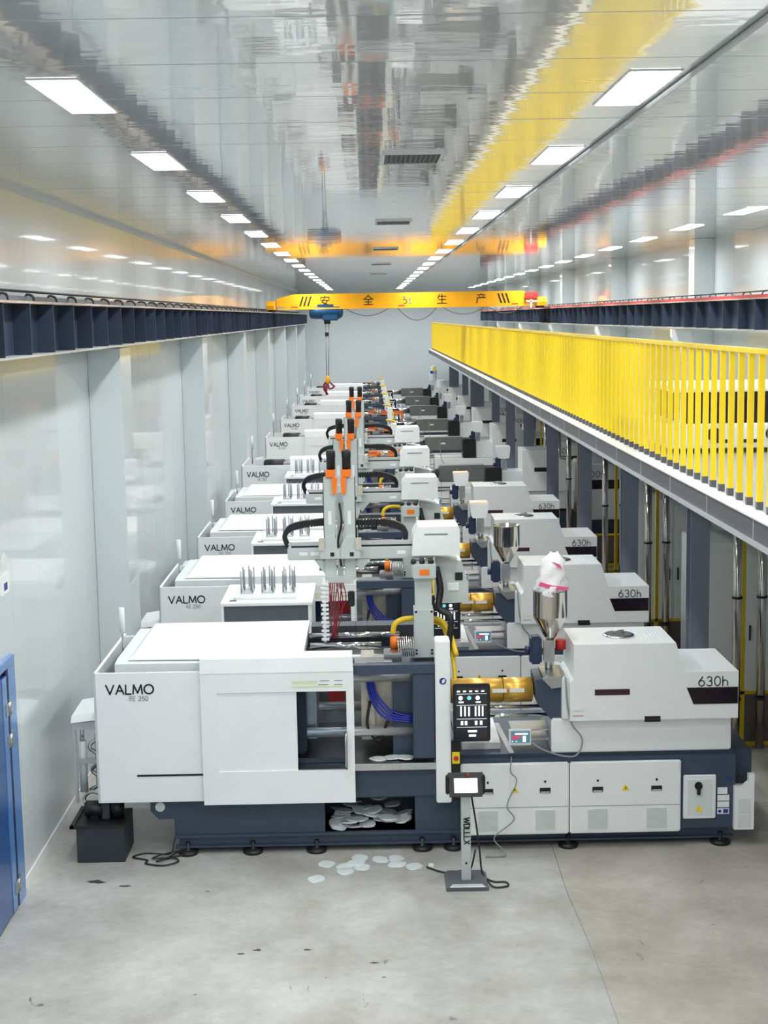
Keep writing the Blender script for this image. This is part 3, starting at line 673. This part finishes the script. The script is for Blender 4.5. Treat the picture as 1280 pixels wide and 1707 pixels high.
    MB().box(.9, 1.2, .35, .9, .985, 1.3, .03).box(.9, 1.3, .3, 1.4, .985, 1.05).build('foil_wrapped_pump', 'bag', t)
    MB().prism([(1.22, 1.30), (1.27, 1.30), (1.42, 1.0), (1.37, 1.0)], 'y', .1, .16).build('chute_edge', 'white', t)
    MB().box(1.4, 1.78, .2, .5, 1.1, 1.12).box(1.4, 1.78, .2, .5, 1.2, 1.22).build('inner_rail', 'steel', t)
    mt_ = MB().box(1.36, 1.585, .02, .06, 1.10, 1.265, .006).build('control_meter', 'greywhite', t)
    MB().box(1.38, 1.57, .016, .021, 1.13, 1.25).build('meter_face', 'lcd', mt_)
    MB().box(1.39, 1.45, .013, .016, 1.17, 1.20).box(1.46, 1.48, .013, .016, 1.18, 1.21).build('meter_digits', 'screenred', mt_)
    MB().box(1.42, 1.55, .013, .016, 1.215, 1.23).box(1.39, 1.4, .013, .016, 1.14, 1.15).box(1.43, 1.44, .013, .016, 1.14, 1.15).box(1.5, 1.53, .013, .016, 1.14, 1.20).build('meter_keys', 'screenlit', mt_)
    MB().tube([(1.93, .02, 1.8), (1.95, .0, 1.5), (2.0, .03, 1.3), (2.1, .04, 1.15), (2.05, .03, .99), (1.9, .0, .99), (1.7, .0, 1.06), (1.6, .03, 1.12)], .009, 6, 5).build('meter_cable', 'greycable', t)
    MB().box(-.0, .0, 0, 0, 0, 0) if False else None
    # --- frame and cylinders at the wall end
    MB().hexa([(-3.14, .55, 1.27), (-2.79, .55, 1.31), (-2.79, 1.2, 1.31), (-3.14, 1.2, 1.27), (-3.14, .6, 1.33), (-2.79, .6, 1.38), (-2.79, 1.2, 1.40), (-3.14, 1.2, 1.35)]).build('end_cover', 'white', t)
    MB().box(-3.13, -3.10, .58, .62, .40, 1.27).box(-3.13, -2.8, .58, .62, 1.19, 1.27).box(-3.1, -2.8, .6, .64, .82, .87).build('end_frame', 'flange', t)
    for x, yy in ((-3.05, .66), (-2.93, .9)):
        c = MB().cyl((x, yy, 0), .042, .5, 1.05, n=12).build('ejector_cylinder', 'greywhite', t)
        MB().cyl((x, yy, 0), .025, 1.05, 1.25, n=10).build('cylinder_rod', 'chrome', c)
    MB().tube([(-2.9, .8, 1.05), (-3.0, .75, .95), (-2.86, .7, .85), (-2.98, .75, .7), (-2.84, .7, .6), (-3.0, .7, .5)], .022, 8, 5).build('oil_hose', 'steel', t)
    return t

def hopper_cone(t, zb=1.88, white=False, tall=0.0):
    h = MB().lathe([(.035, 2.08), (.06, 2.12), (.17, 2.32 + tall * .3), (.175, 2.34 + tall * .3), (.175, 2.60 + tall), (.18, 2.61 + tall), (.165, 2.61 + tall), (.16, 2.36 + tall)], (1.89, .45, 0), 28).build('hopper', 'inox' if not white else 'white', t)
    return h
def hopper_common(t, red=True):
    MB().lathe([(.04, 1.77), (.04, 1.84), (.055, 1.88), (.05, 1.98), (.035, 2.08)], (1.875, .45, 0), 14).box(1.82, 1.93, .39, .5, 1.86, 2.09, .008).build('throat', 'steel', t)
    MB().box(1.68, 1.80, .38, .54, 1.84, 2.13, .02).cyl((1.66, .46, 0), .03, 1.94, 2.02).build('feed_motor', 'motor', t)
    if red: MB().lathe([(.055, 1.98), (.055, 2.08)], (2.0, .47, 0), 14).build('loader_cup', 'red', t)
def bag(name, label, loc, s, m='bag'):
    b = MB(); pts = [(.9, 0), (1.0, .15), (.85, .4), (.95, .7), (.75, 1.0), (.8, 1.3), (.6, 1.65), (.65, 1.95), (.35, 2.2), (.2, 2.4)]
    b.lathe(pts, (0, 0, 0), 22)
    for v in b.bm.verts:
        a = math.atan2(v.co.y, v.co.x); n = 1 + .10 * sin(a * 3 + v.co.z * 2) + .08 * sin(a * 5 - v.co.z * 5) + random.uniform(-.05, .05)
        v.co.x = v.co.x * n + .10 * v.co.z; v.co.y *= n
        v.co.z += .14 * sin(a * 2 + 1)
        v.co *= s
    o = b.build(name, m, None, loc); return tag(o, label, 'bag')

mdesc = ['frontmost white moulding machine, whole front in view', 'second white moulding machine from the front', 'third white moulding machine from the front', 'fourth white moulding machine from the front, last with a robot',
         'fifth white machine, first with an open top and grey barrel', 'sixth white moulding machine with open top', 'seventh white moulding machine with an orange mould frame', 'eighth white moulding machine towards the end wall', 'ninth white moulding machine, last but one by the end wall', 'white moulding machine nearest the end wall']
YM = [14.0, 18.6, 22.9, 27.45, 31.3, 38.8, 45.7, 52.8, 58.9, 65.9]
mA = machine(YM[0], mdesc[0], 'A')
for i in (1, 2, 3): dup(mA, (0, YM[i], 0), mdesc[i])
mB = machine(YM[4], mdesc[4], 'B'); mB.scale = (1, 1.05, 1.15)
for i in range(5, 10): dup(mB, (0, YM[i], 0), mdesc[i]).scale = (1, 1.05, 1.15)
def hopper(i, kind, label, sc_=1.0):
    t = thing('material_hopper', label, 'hopper', (-.06 if i < 4 else 1.13, YM[i], 0), 0, 'hoppers on the feed throats')
    hopper_common(t, i in (0,))
    if kind == 'cone': hopper_cone(t)
    elif kind == 'white': hopper_cone(t, white=True)
    else:
        MB().prism([(1.74, 2.12), (1.72, 2.16), (1.70, 2.36), (2.0, 2.36), (1.98, 2.16), (1.96, 2.12)], 'y', .3, .62).build('hopper_box', 'white', t)
        MB().box(1.71, 1.99, .31, .61, 2.36, 2.375).build('hopper_lid', 'peach' if i in (2, 3) else 'white', t)
    if i > 3: t.scale = (1, 1.05, 1.06)
    return t
hopper(0, 'cone', 'polished steel cone hopper holding a white sack, on the frontmost machine')
hopper(1, 'cone', 'polished steel cone hopper without a sack, on the second machine')
for i, l in ((2, 'small white box hopper on the third machine'), (3, 'small white box hopper on the fourth machine'), (4, 'small white box hopper on the fifth machine'), (5, 'small white box hopper on the sixth machine')): hopper(i, 'box', l)
hopper(6, 'box', 'small white box hopper on the seventh machine'); hopper(7, 'box', 'small white box hopper on the eighth machine')
hopper(8, 'white', 'white cone hopper without a sack on the ninth machine'); hopper(9, 'white', 'white cone hopper with a sack on the machine nearest the end wall')
b1 = bag('plastic_sack', 'white plastic sack with pink print standing in the front steel hopper', (1.83, 14.45, 2.56), .175)
MB().prism([(-.14, .12), (.0, .08), (.16, .07), (.17, .10), (0, .12), (-.12, .16)], 'y', -.172, -.165).prism([(0, .36), (.09, .32), (.11, .27), (.07, .3), (.02, .34)], 'y', -.115, -.108).build('print_band', 'pink', b1)
b2 = bag('plastic_sack', 'sack with yellow and blue print in the farthest white hopper', (3.02, 66.37, 2.72), .17)
MB().box(-.13, .02, -.175, -.165, .05, .18).build('print_patch', 'bagblue', b2); MB().box(.0, .14, -.165, -.15, .16, .36).build('print_patch', 'bagyellow', b2)

# ------------------------------------------------------------------ gantry robots, one per front machine
def robot(y, label):
    t = thing('takeout_robot', label, 'robot', (0, y, 0), 0, 'grey takeout robots above the machines')
    MB().prism([(.42, 1.90), (.66, 1.90), (.66, 1.98), (.64, 2.0), (.64, 2.4), (.44, 2.4), (.44, 2.0), (.42, 1.98)], 'y', .55, .8).build('pedestal', 'robot', t)
    MB().box(.455, .625, .58, .78, 2.4, 2.75).build('upright', 'robot', t)
    for x in (.45, .61):
        for z in (1.93, 1.965, 2.37): MB().box(x, x + .022, .545, .55, z, z + .02).build('bolt', 'black', t)
    hb = MB().box(.43, .67, .5, .85, 2.73, 2.88, .01).build('head_block', 'robot', t)
    MB().box(.50, .60, .496, .5, 2.77, 2.83).build('badge', 'orange', hb)
    for x in (.44, .53, .62): MB().lathe([(.025, 2.88), (.03, 2.90), (.02, 2.93)], (x, .56, 0), 12).build('connector', 'black', hb)
    MB().prism([(.43, 2.95), (.925, 2.95), (.925, 3.22), (.90, 3.25), (.50, 3.25), (.445, 3.16)], 'y', .64, 1.12).build('drive_cover', 'white', t)
    MB().box(.56, .80, .634, .641, 3.165, 3.178).build('cover_lettering', 'inkgrey', t)
    cbx = MB().prism([(.68, 2.42), (1.02, 2.42), (1.02, 2.62), (.95, 2.86), (.68, 2.9)], 'y', .8, 1.2).build('control_box', 'robot', t)
    MB().box(.88, .96, .79, .8, 2.66, 2.74).build('box_window', 'black', cbx)
    MB().box(.80, .92, .79, .8, 2.55, 2.63).build('box_label', 'label', cbx)
    MB().tube([(.68, .7, 2.82), (.72, .66, 2.6), (.70, .62, 2.4), (.82, .58, 2.3), (.78, .55, 1.95)], .035, 8, 5).build('hose_bundle', 'black', t)
    # beam
    MB().box(-.86, .66, .78, .92, 2.90, 3.03, .01).build('cross_beam', 'robot', t)
    MB().box(-.82, .44, .80, .90, 3.03, 3.05).build('beam_track', 'black', t)
    MB().box(-.84, .44, .80, .84, 3.05, 3.09).build('beam_rail', 'flange', t)
    for x in (-.74, -.62, .28): MB().box(x, x + .09, .776, .78, 2.95, 2.985).build('beam_label', 'label', t)
    # drag chains
    def chain(pts):
        P = [Vector(p) for p in pts]
        m = MB().tube(pts, .030, 6, 6).build('drag_chain', 'black', t)
        k = MB()
        E = [P[0] * 2 - P[1]] + P + [P[-1] * 2 - P[-2]]; j = 0
        for i in range(1, len(E) - 2):
            for u in range(6):
                q = u / 6; a, b_, c, d = E[i - 1:i + 3]
                v = 0.5 * ((2 * b_) + (c - a) * q + (2 * a - 5 * b_ + 4 * c - d) * q * q + (3 * b_ - a - 3 * c + d) * q ** 3)
                k.box(v.x - .012, v.x + .012, v.y - .04, v.y + .04, v.z - .038, v.z + .038)
        k.build('chain_links', 'black', m)
    chain([(-.87, .9, 3.06), (-.89, .9, 3.14), (-.84, .9, 3.22), (-.72, .9, 3.26), (-.55, .9, 3.28), (-.40, .9, 3.29)])
    chain([(.37, .9, 3.08), (.37, .9, 3.17), (.30, .9, 3.23), (.15, .9, 3.27), (-.05, .9, 3.27), (-.25, .9, 3.27)])
    # twin arms
    for s, x in ((-1, -.41), (1, -.21)):
        a = MB().box(x - .06, x + .06, .72, .80, 2.70, 3.77, .006).build('vertical_arm', 'robot', t)
        MB().box(x + s * .06, x + s * .068, .73, .79, 2.9, 3.77).build('arm_edge', 'ink', a)
        MB().box(x - .018, x + .018, .716, .72, 3.28, 3.42).build('arm_label', 'label', a)
        o = MB().box(x - s * .02 - .055, x - s * .02 + .045, .69, .8, 3.77, 3.85, .008).prism([(x - s * .055 - .03, 3.77), (x - s * .055 + .03, 3.77), (x - s * .055 + .02, 3.60), (x - s * .055 - .02, 3.60)], 'y', .69, .716).build('belt_cover', 'orange', a)
        MB().lathe([(.045, 3.85), (.045, 3.97), (.048, 3.98), (.048, 4.03), (.04, 4.05)], (x - s * .02, .75, 0), 14).build('motor_cap', 'black', a)
        c = MB().box(x - .11, x + .11, .64, .72, 2.93, 3.04, .006).prism([(x - .10, 3.04), (x + .10, 3.04), (x + .05, 3.16), (x - .05, 3.16)], 'y', .66, .72).build('carriage', 'robot', t)
        MB().box(x - .0, x + .04, .635, .64, 2.96, 3.0).build('carriage_window', 'black', c)
        MB().box(x + s * .09 - .03, x + s * .09 + .03, .63, .66, 3.02, 3.15).build('carriage_valve', 'mold', c)
    MB().box(-.34, -.28, .74, .80, 2.60, 3.6).build('centre_rod', 'steel', t)
    MB().tube([(-.31, .7, 3.5), (-.29, .66, 3.3), (-.33, .66, 3.1), (-.3, .66, 2.85)], .012, 6, 5).build('air_line', 'ink', t)
    # take-out tooling
    g = MB().box(-.50, -.47, .68, .72, 2.05, 2.72)
    for q in range(14): g.box(-.52 + .01 * (q % 2), -.44, .66, .70, 2.07 + q * .045, 2.09 + q * .045)
    g.build('gripper_bar', 'label', t)
    g = MB()
    for q in range(9): x = -.43 + .018 * q; g.tube([(x, .66, 2.68), (x + random.uniform(-.03, .03), .64, 2.5), (x * .6 - .16 + random.uniform(-.04, .04), .63, 2.3), (-.46 + random.uniform(0, .12), .64, 2.1)], .006, 5, 4)
    g.build('vacuum_tubes', 'darkred', t)
    MB().box(-.44, -.18, .70, .76, 2.66, 2.74).build('tool_plate', 'robot', t)
    MB().box(-.24, -.17, .68, .74, 2.42, 2.58, .01).build('air_valve', 'black', t)
    MB().prism([(-.58, 2.9), (-.42, 2.9), (-.45, 2.72)], 'y', .76, .8).prism([(-.2, 2.9), (.0, 2.9), (-.1, 2.78)], 'y', .76, .8).build('gusset', 'robot', t)
    fr = MB()
    for x in (-.17, -.05): fr.box(x, x + .012, .6, .612, 2.0, 2.6)
    for z in (2.0, 2.12, 2.3, 2.5, 2.59): fr.box(-.18, -.03, .6, .612, z, z + .012)
    fr.box(-.16, -.04, .606, .61, 2.3, 2.5)
    fr.build('suction_frame', 'clear', t)
    return t
r0 = robot(YM[0], 'grey takeout robot with twin arms above the frontmost machine')
for i, l in ((1, 'second'), (2, 'third'), (3, 'fourth')): dup(r0, (.0 if i < 2 else .08, YM[i], 0), 'grey takeout robot with twin arms above the %s machine' % l)

# ------------------------------------------------------------------ stacking stands with pins
def stand(y, label):
    t = thing('stacking_stand', label, 'stand', (-1.21, y, 0), 0, 'white topped stacking stands between machines')
    MB().box(-.54, .50, .03, 1.15, .03, 2.06).build('cabinet', 'darkgrey', t)
    MB().box(-.55, -.52, 0, .03, .03, 2.07).box(.47, .5, 0, .03, .03, 2.07).box(.49, .51, .03, 1.15, .03, 2.06).build('edge_trim', 'white', t)
    MB().box(-.56, .52, -.01, 1.2, 2.06, 2.10, .006).build('top', 'white', t)
    for x in (-.45, .42): MB().cyl((x, .15, 0), .04, 0, .03).cyl((x, 1.0, 0), .04, 0, .03).build('foot', 'black', t)
    MB().box(-.42, .32, .18, .92, 2.10, 2.13, .004).build('tray', 'greywhite', t)
    for cxx in (-.28, -.03, .22):
        MB().box(cxx - .075, cxx + .075, .40, .75, 2.13, 2.145).build('pin_plate', 'flange', t)
        for (u, v) in ((-.065, .42), (.065, .42), (-.035, .55), (.04, .55), (-.065, .72), (.065, .72), (.0, .8)):
            MB().cyl((cxx + u, v, 0), .009, 2.145, 2.40, n=7).build('pin', 'pin', t)
    MB().box(-.46, -.38, .1, .16, 2.10, 2.104).build('button', 'black', t)
    return t
s0 = stand(16.6, 'white topped stacking stand with steel pins behind the frontmost machine')
for y, l in ((21.1, 'second'), (25.6, 'third'), (30.0, 'fourth')): dup(s0, (-1.21, y, 0), 'white topped stacking stand with steel pins behind the %s machine' % l)

# orange guards on the far machines
for (x0, x1, yy, z, l) in ((.0, .62, 32.3, 2.52, 'orange mould rail on top of the fifth machine'), (.0, .75, 39.8, 2.50, 'orange mould rail on top of the sixth machine'), (.0, 1.15, 46.8, 2.48, 'orange mould frame on top of the seventh machine')):
    o = thing('mould_rail', l, 'rail', (x0, yy, z - .25))
    MB().box(0, x1 - x0, 0, .08, 0, .05).box(0, x1 - x0, .3, .38, .05, .1).build('bar', 'orange', o)
    MB().box(0, .06, 0, .38, -.15, .0).box(x1 - x0 - .06, x1 - x0, 0, .38, -.15, .0).build('support', 'orange', o)
    MB().box(.05, x1 - x0 - .05, .1, .3, .0, .06).build('inner_plate', 'darkred', o)

# ------------------------------------------------------------------ oil tank, cables, lids, terminal stand
ot = thing('oil_tank', 'black open oil tank under the left end of the frontmost machine', 'tank', (-2.76, 13.92, 0))
MB().box(-.24, .24, 0, .55, 0, .37, .004).build('tank_body', 'tank', ot)
MB().box(-.30, .26, -.02, .02, .36, .39).box(-.30, -.26, -.02, .6, .36, .39).box(-.26, .24, .02, .56, .36, .372).build('rim', 'black', ot)
MB().lathe([(.07, -.1), (.085, -.08), (.085, .08), (.06, .1)], (-.1, .3, .46), 14, 'x').box(-.14, -.06, .24, .36, .37, .42).build('pump', 'black', ot)
MB().cyl((.12, .3, 0), .08, .37, .56, n=14).build('filter', 'black', ot)
MB().box(-.02, .06, .22, .3, .37, .54, .01).build('valve', 'dark', ot)
MB().tube([(-.18, .35, .45), (-.22, .38, .55), (-.14, .36, .62), (-.02, .33, .60)], .018, 8, 4).build('hose', 'steel', ot)
tag(MB().tube([(-2.02, 14.3, .3), (-2.06, 14.16, .1), (-2.1, 14.1, .012), (-2.35, 14.12, .012), (-2.46, 14.02, .012), (-2.3, 13.93, .012), (-2.3, 13.84, .012), (-2.12, 13.78, .012), (-1.98, 13.86, .02), (-2.05, 13.96, .02), (-2.25, 13.94, .025), (-2.15, 14.04, .03), (-2.02, 14.1, .03), (-2.12, 13.9, .03), (-2.2, 13.9, .012), (-2.02, 14.02, .012), (-1.95, 14.06, .012)], .009, 6, 6).build('floor_cable', 'cable'), 'black cable coiled on the floor beside the oil tank', 'cable')
tag(MB().tube([(1.38, 13.97, 1.0), (1.37, 13.95, .85), (1.43, 13.95, .75), (1.33, 13.95, .5), (1.40, 13.95, .35), (1.2, 13.93, .18), (1.27, 13.9, .07), (1.3, 13.85, .012), (1.1, 13.84, .012)], .007, 6, 6).build('hanging_cable', 'greycable'), 'thin grey cable hanging over the white front panel', 'cable')
ts = thing('terminal_stand', 'grey floor stand holding a black tablet before the frontmost machine', 'stand', (.865, 13.2, 0))
MB().prism([(-.20, -.2), (.20, -.2), (.20, .18), (.17, .24), (-.17, .24), (-.20, .18)], 'z', 0, .035).build('base_plate', 'darkgrey', ts)
MB().hexa([(-.17, -.19, .036), (.17, -.19, .036), (.14, -.14, .036), (-.14, -.14, .036), (-.165, -.185, .042), (.165, -.185, .042), (.14, -.145, .05), (-.14, -.145, .05)]).build('foot_plate', 'flange', ts)
MB().box(-.045, .045, -.02, .05, .035, .93, .004).build('post', 'robot', ts)
gm = MB().strokes('WDLLLX', 0, 0, .055, .010, 0, .18)
o = gm.build('lettering', 'ink', ts); o.location = (-.02, -.022, .66); o.rotation_euler = (0, R(90), 0)
MB().prism([(-.014, .20), (.014, .20), (0, .225)], 'y', -.023, -.02).build('arrow_mark', 'ink', ts)
th = MB().hexa([(-.155, -.1, .90), (.155, -.1, .90), (.155, -.04, .87), (-.155, -.04, .87), (-.165, -.0, 1.10), (.165, -.0, 1.10), (.165, .06, 1.07), (-.165, .06, 1.07)]).build('tablet', 'black', ts)
MB().box(-.19, -.155, -.06, .02, .9, 1.08, .01).box(.155, .185, -.06, .02, .9, 1.08, .01).build('grip', 'black', th)
MB().hexa([(-.11, -.094, .93), (.11, -.094, .93), (.11, -.09, .93), (-.11, -.09, .93), (-.11, -.032, 1.05), (.11, -.032, 1.05), (.11, -.025, 1.05), (-.11, -.025, 1.05)]).build('tablet_screen', 'screenlit', th)
MB().lathe([(.012, -.03), (.012, -.01)], (.02, 0, 1.08), 10, 'y').build('stop_button', 'red', th)
tag(MB().tube([(.92, 13.24, .88), (.97, 13.26, .55), (1.0, 13.28, .3), (1.03, 13.3, .05), (1.12, 13.2, .012), (1.24, 13.18, .012), (1.25, 13.08, .012), (1.12, 13.06, .012), (1.06, 13.15, .045)], .009, 6, 6).tube([(.96, 13.28, .3), (.92, 13.4, .06), (.85, 13.5, .012), (.72, 13.44, .012), (.62, 13.48, .012), (.5, 13.6, .012)], .009, 6, 6).build('terminal_cable', 'cable'), 'black cable trailing from the terminal stand across the floor', 'cable')
tag(MB().box(.52, .57, 13.57, 13.63, 0, .04, .005).build('plug', 'label'), 'white plug lying on the floor beside the black cable', 'plug')

# thin moulded lids
def lidmesh():
    m = MB(); n = 14; P = []
    for i in range(n):
        a = 2 * pi * i / n; r = .092 * (1 + .06 * cos(4 * a)); P.append((r * cos(a) * 1.05, r * sin(a) * .9))
    m.prism(P, 'z', 0, .004); m.prism([(p[0] * .85, p[1] * .85) for p in P], 'z', .004, .008)
    return m
lsrc = None
def put_lid(x, y, z, rx, ry, rz, lab, grp):
    global lsrc
    if lsrc is None: o = lsrc = lidmesh().build('moulded_lid', 'plastic')
    else: o = lsrc.copy(); COL.objects.link(o)
    o.location = (x, y, z); o.rotation_euler = (rx, ry, rz); o['label'] = lab; o['category'] = 'lid'; o['group'] = grp
fl = [(-.58, 13.37, 'nearest of the lids on the open floor'), (-.49, 13.75, 'leftmost lid close to the machine feet'), (-.31, 13.66, 'left of the loose cluster'), (-.20, 13.74, 'in the middle of the loose cluster'), (-.14, 13.65, 'right of the loose cluster'),
      (-.16, 13.90, 'at the foot of the machine'), (.05, 13.84, 'between the two clusters'), (.2, 13.86, 'behind the right cluster'), (.21, 13.70, 'left in the right cluster'), (.38, 13.64, 'rightmost lid, nearest the terminal stand'), (-.30, 13.55, 'in front of the loose cluster')]
for i, (x, y, l) in enumerate(fl):
    put_lid(x, y, .002 + (.008 if i in (3,) else 0), 0, 0, random.uniform(0, 6), 'translucent plastic lid on the floor, ' + l, 'plastic lids lying on the floor')
for i in range(42):
    t_ = random.random(); x = -.42 + .74 * random.random(); y = 14.2 + .42 * random.random()
    hgt = .10 * max(0, 1 - abs(x + .05) / .5) * (.4 + (y - 14.15) * 2.2)
    put_lid(x, y, .205 + hgt * random.random() * 1.9 + .0012 * i, random.uniform(-.05, .32), random.uniform(-.16, .16), random.uniform(0, 6), 'translucent plastic lid in the heap inside the frontmost machine base', 'plastic lids heaped in the machine base')
for i, (x, y, l) in enumerate(((.05, 14.16, 'left'), (.19, 14.18, 'middle'), (.32, 14.15, 'right'))):
    put_lid(x, y, .947 + .006 * i, 0, .02, i, 'translucent plastic lid on the steel drip pan, %s of three' % l, 'plastic lids on the drip pan')
# dark oil marks with a slight thickness
for i, (x, y, s) in enumerate(((-2.72, 13.42, .09), (-2.42, 13.3, .05), (-1.17, 11.75, .03), (-1.03, 11.82, .04), (-.6, 11.8, .035), (-.03, 11.52, .03), (.05, 11.25, .018))):
    m = MB(); P = [(s * (1 + .5 * random.uniform(-1, 1)) * cos(a), .45 * s * (1 + .5 * random.uniform(-1, 1)) * sin(a)) for a in [2 * pi * k / 12 for k in range(12)]]
    o = m.prism(P, 'z', 0.0005, .002).build('oil_mark', 'oil', None, (x, y, 0)); o['kind'] = 'stuff'; o['label'] = 'small dark oil mark dried on the concrete floor'; o['category'] = 'stain'; o['group'] = 'oil marks on the floor'
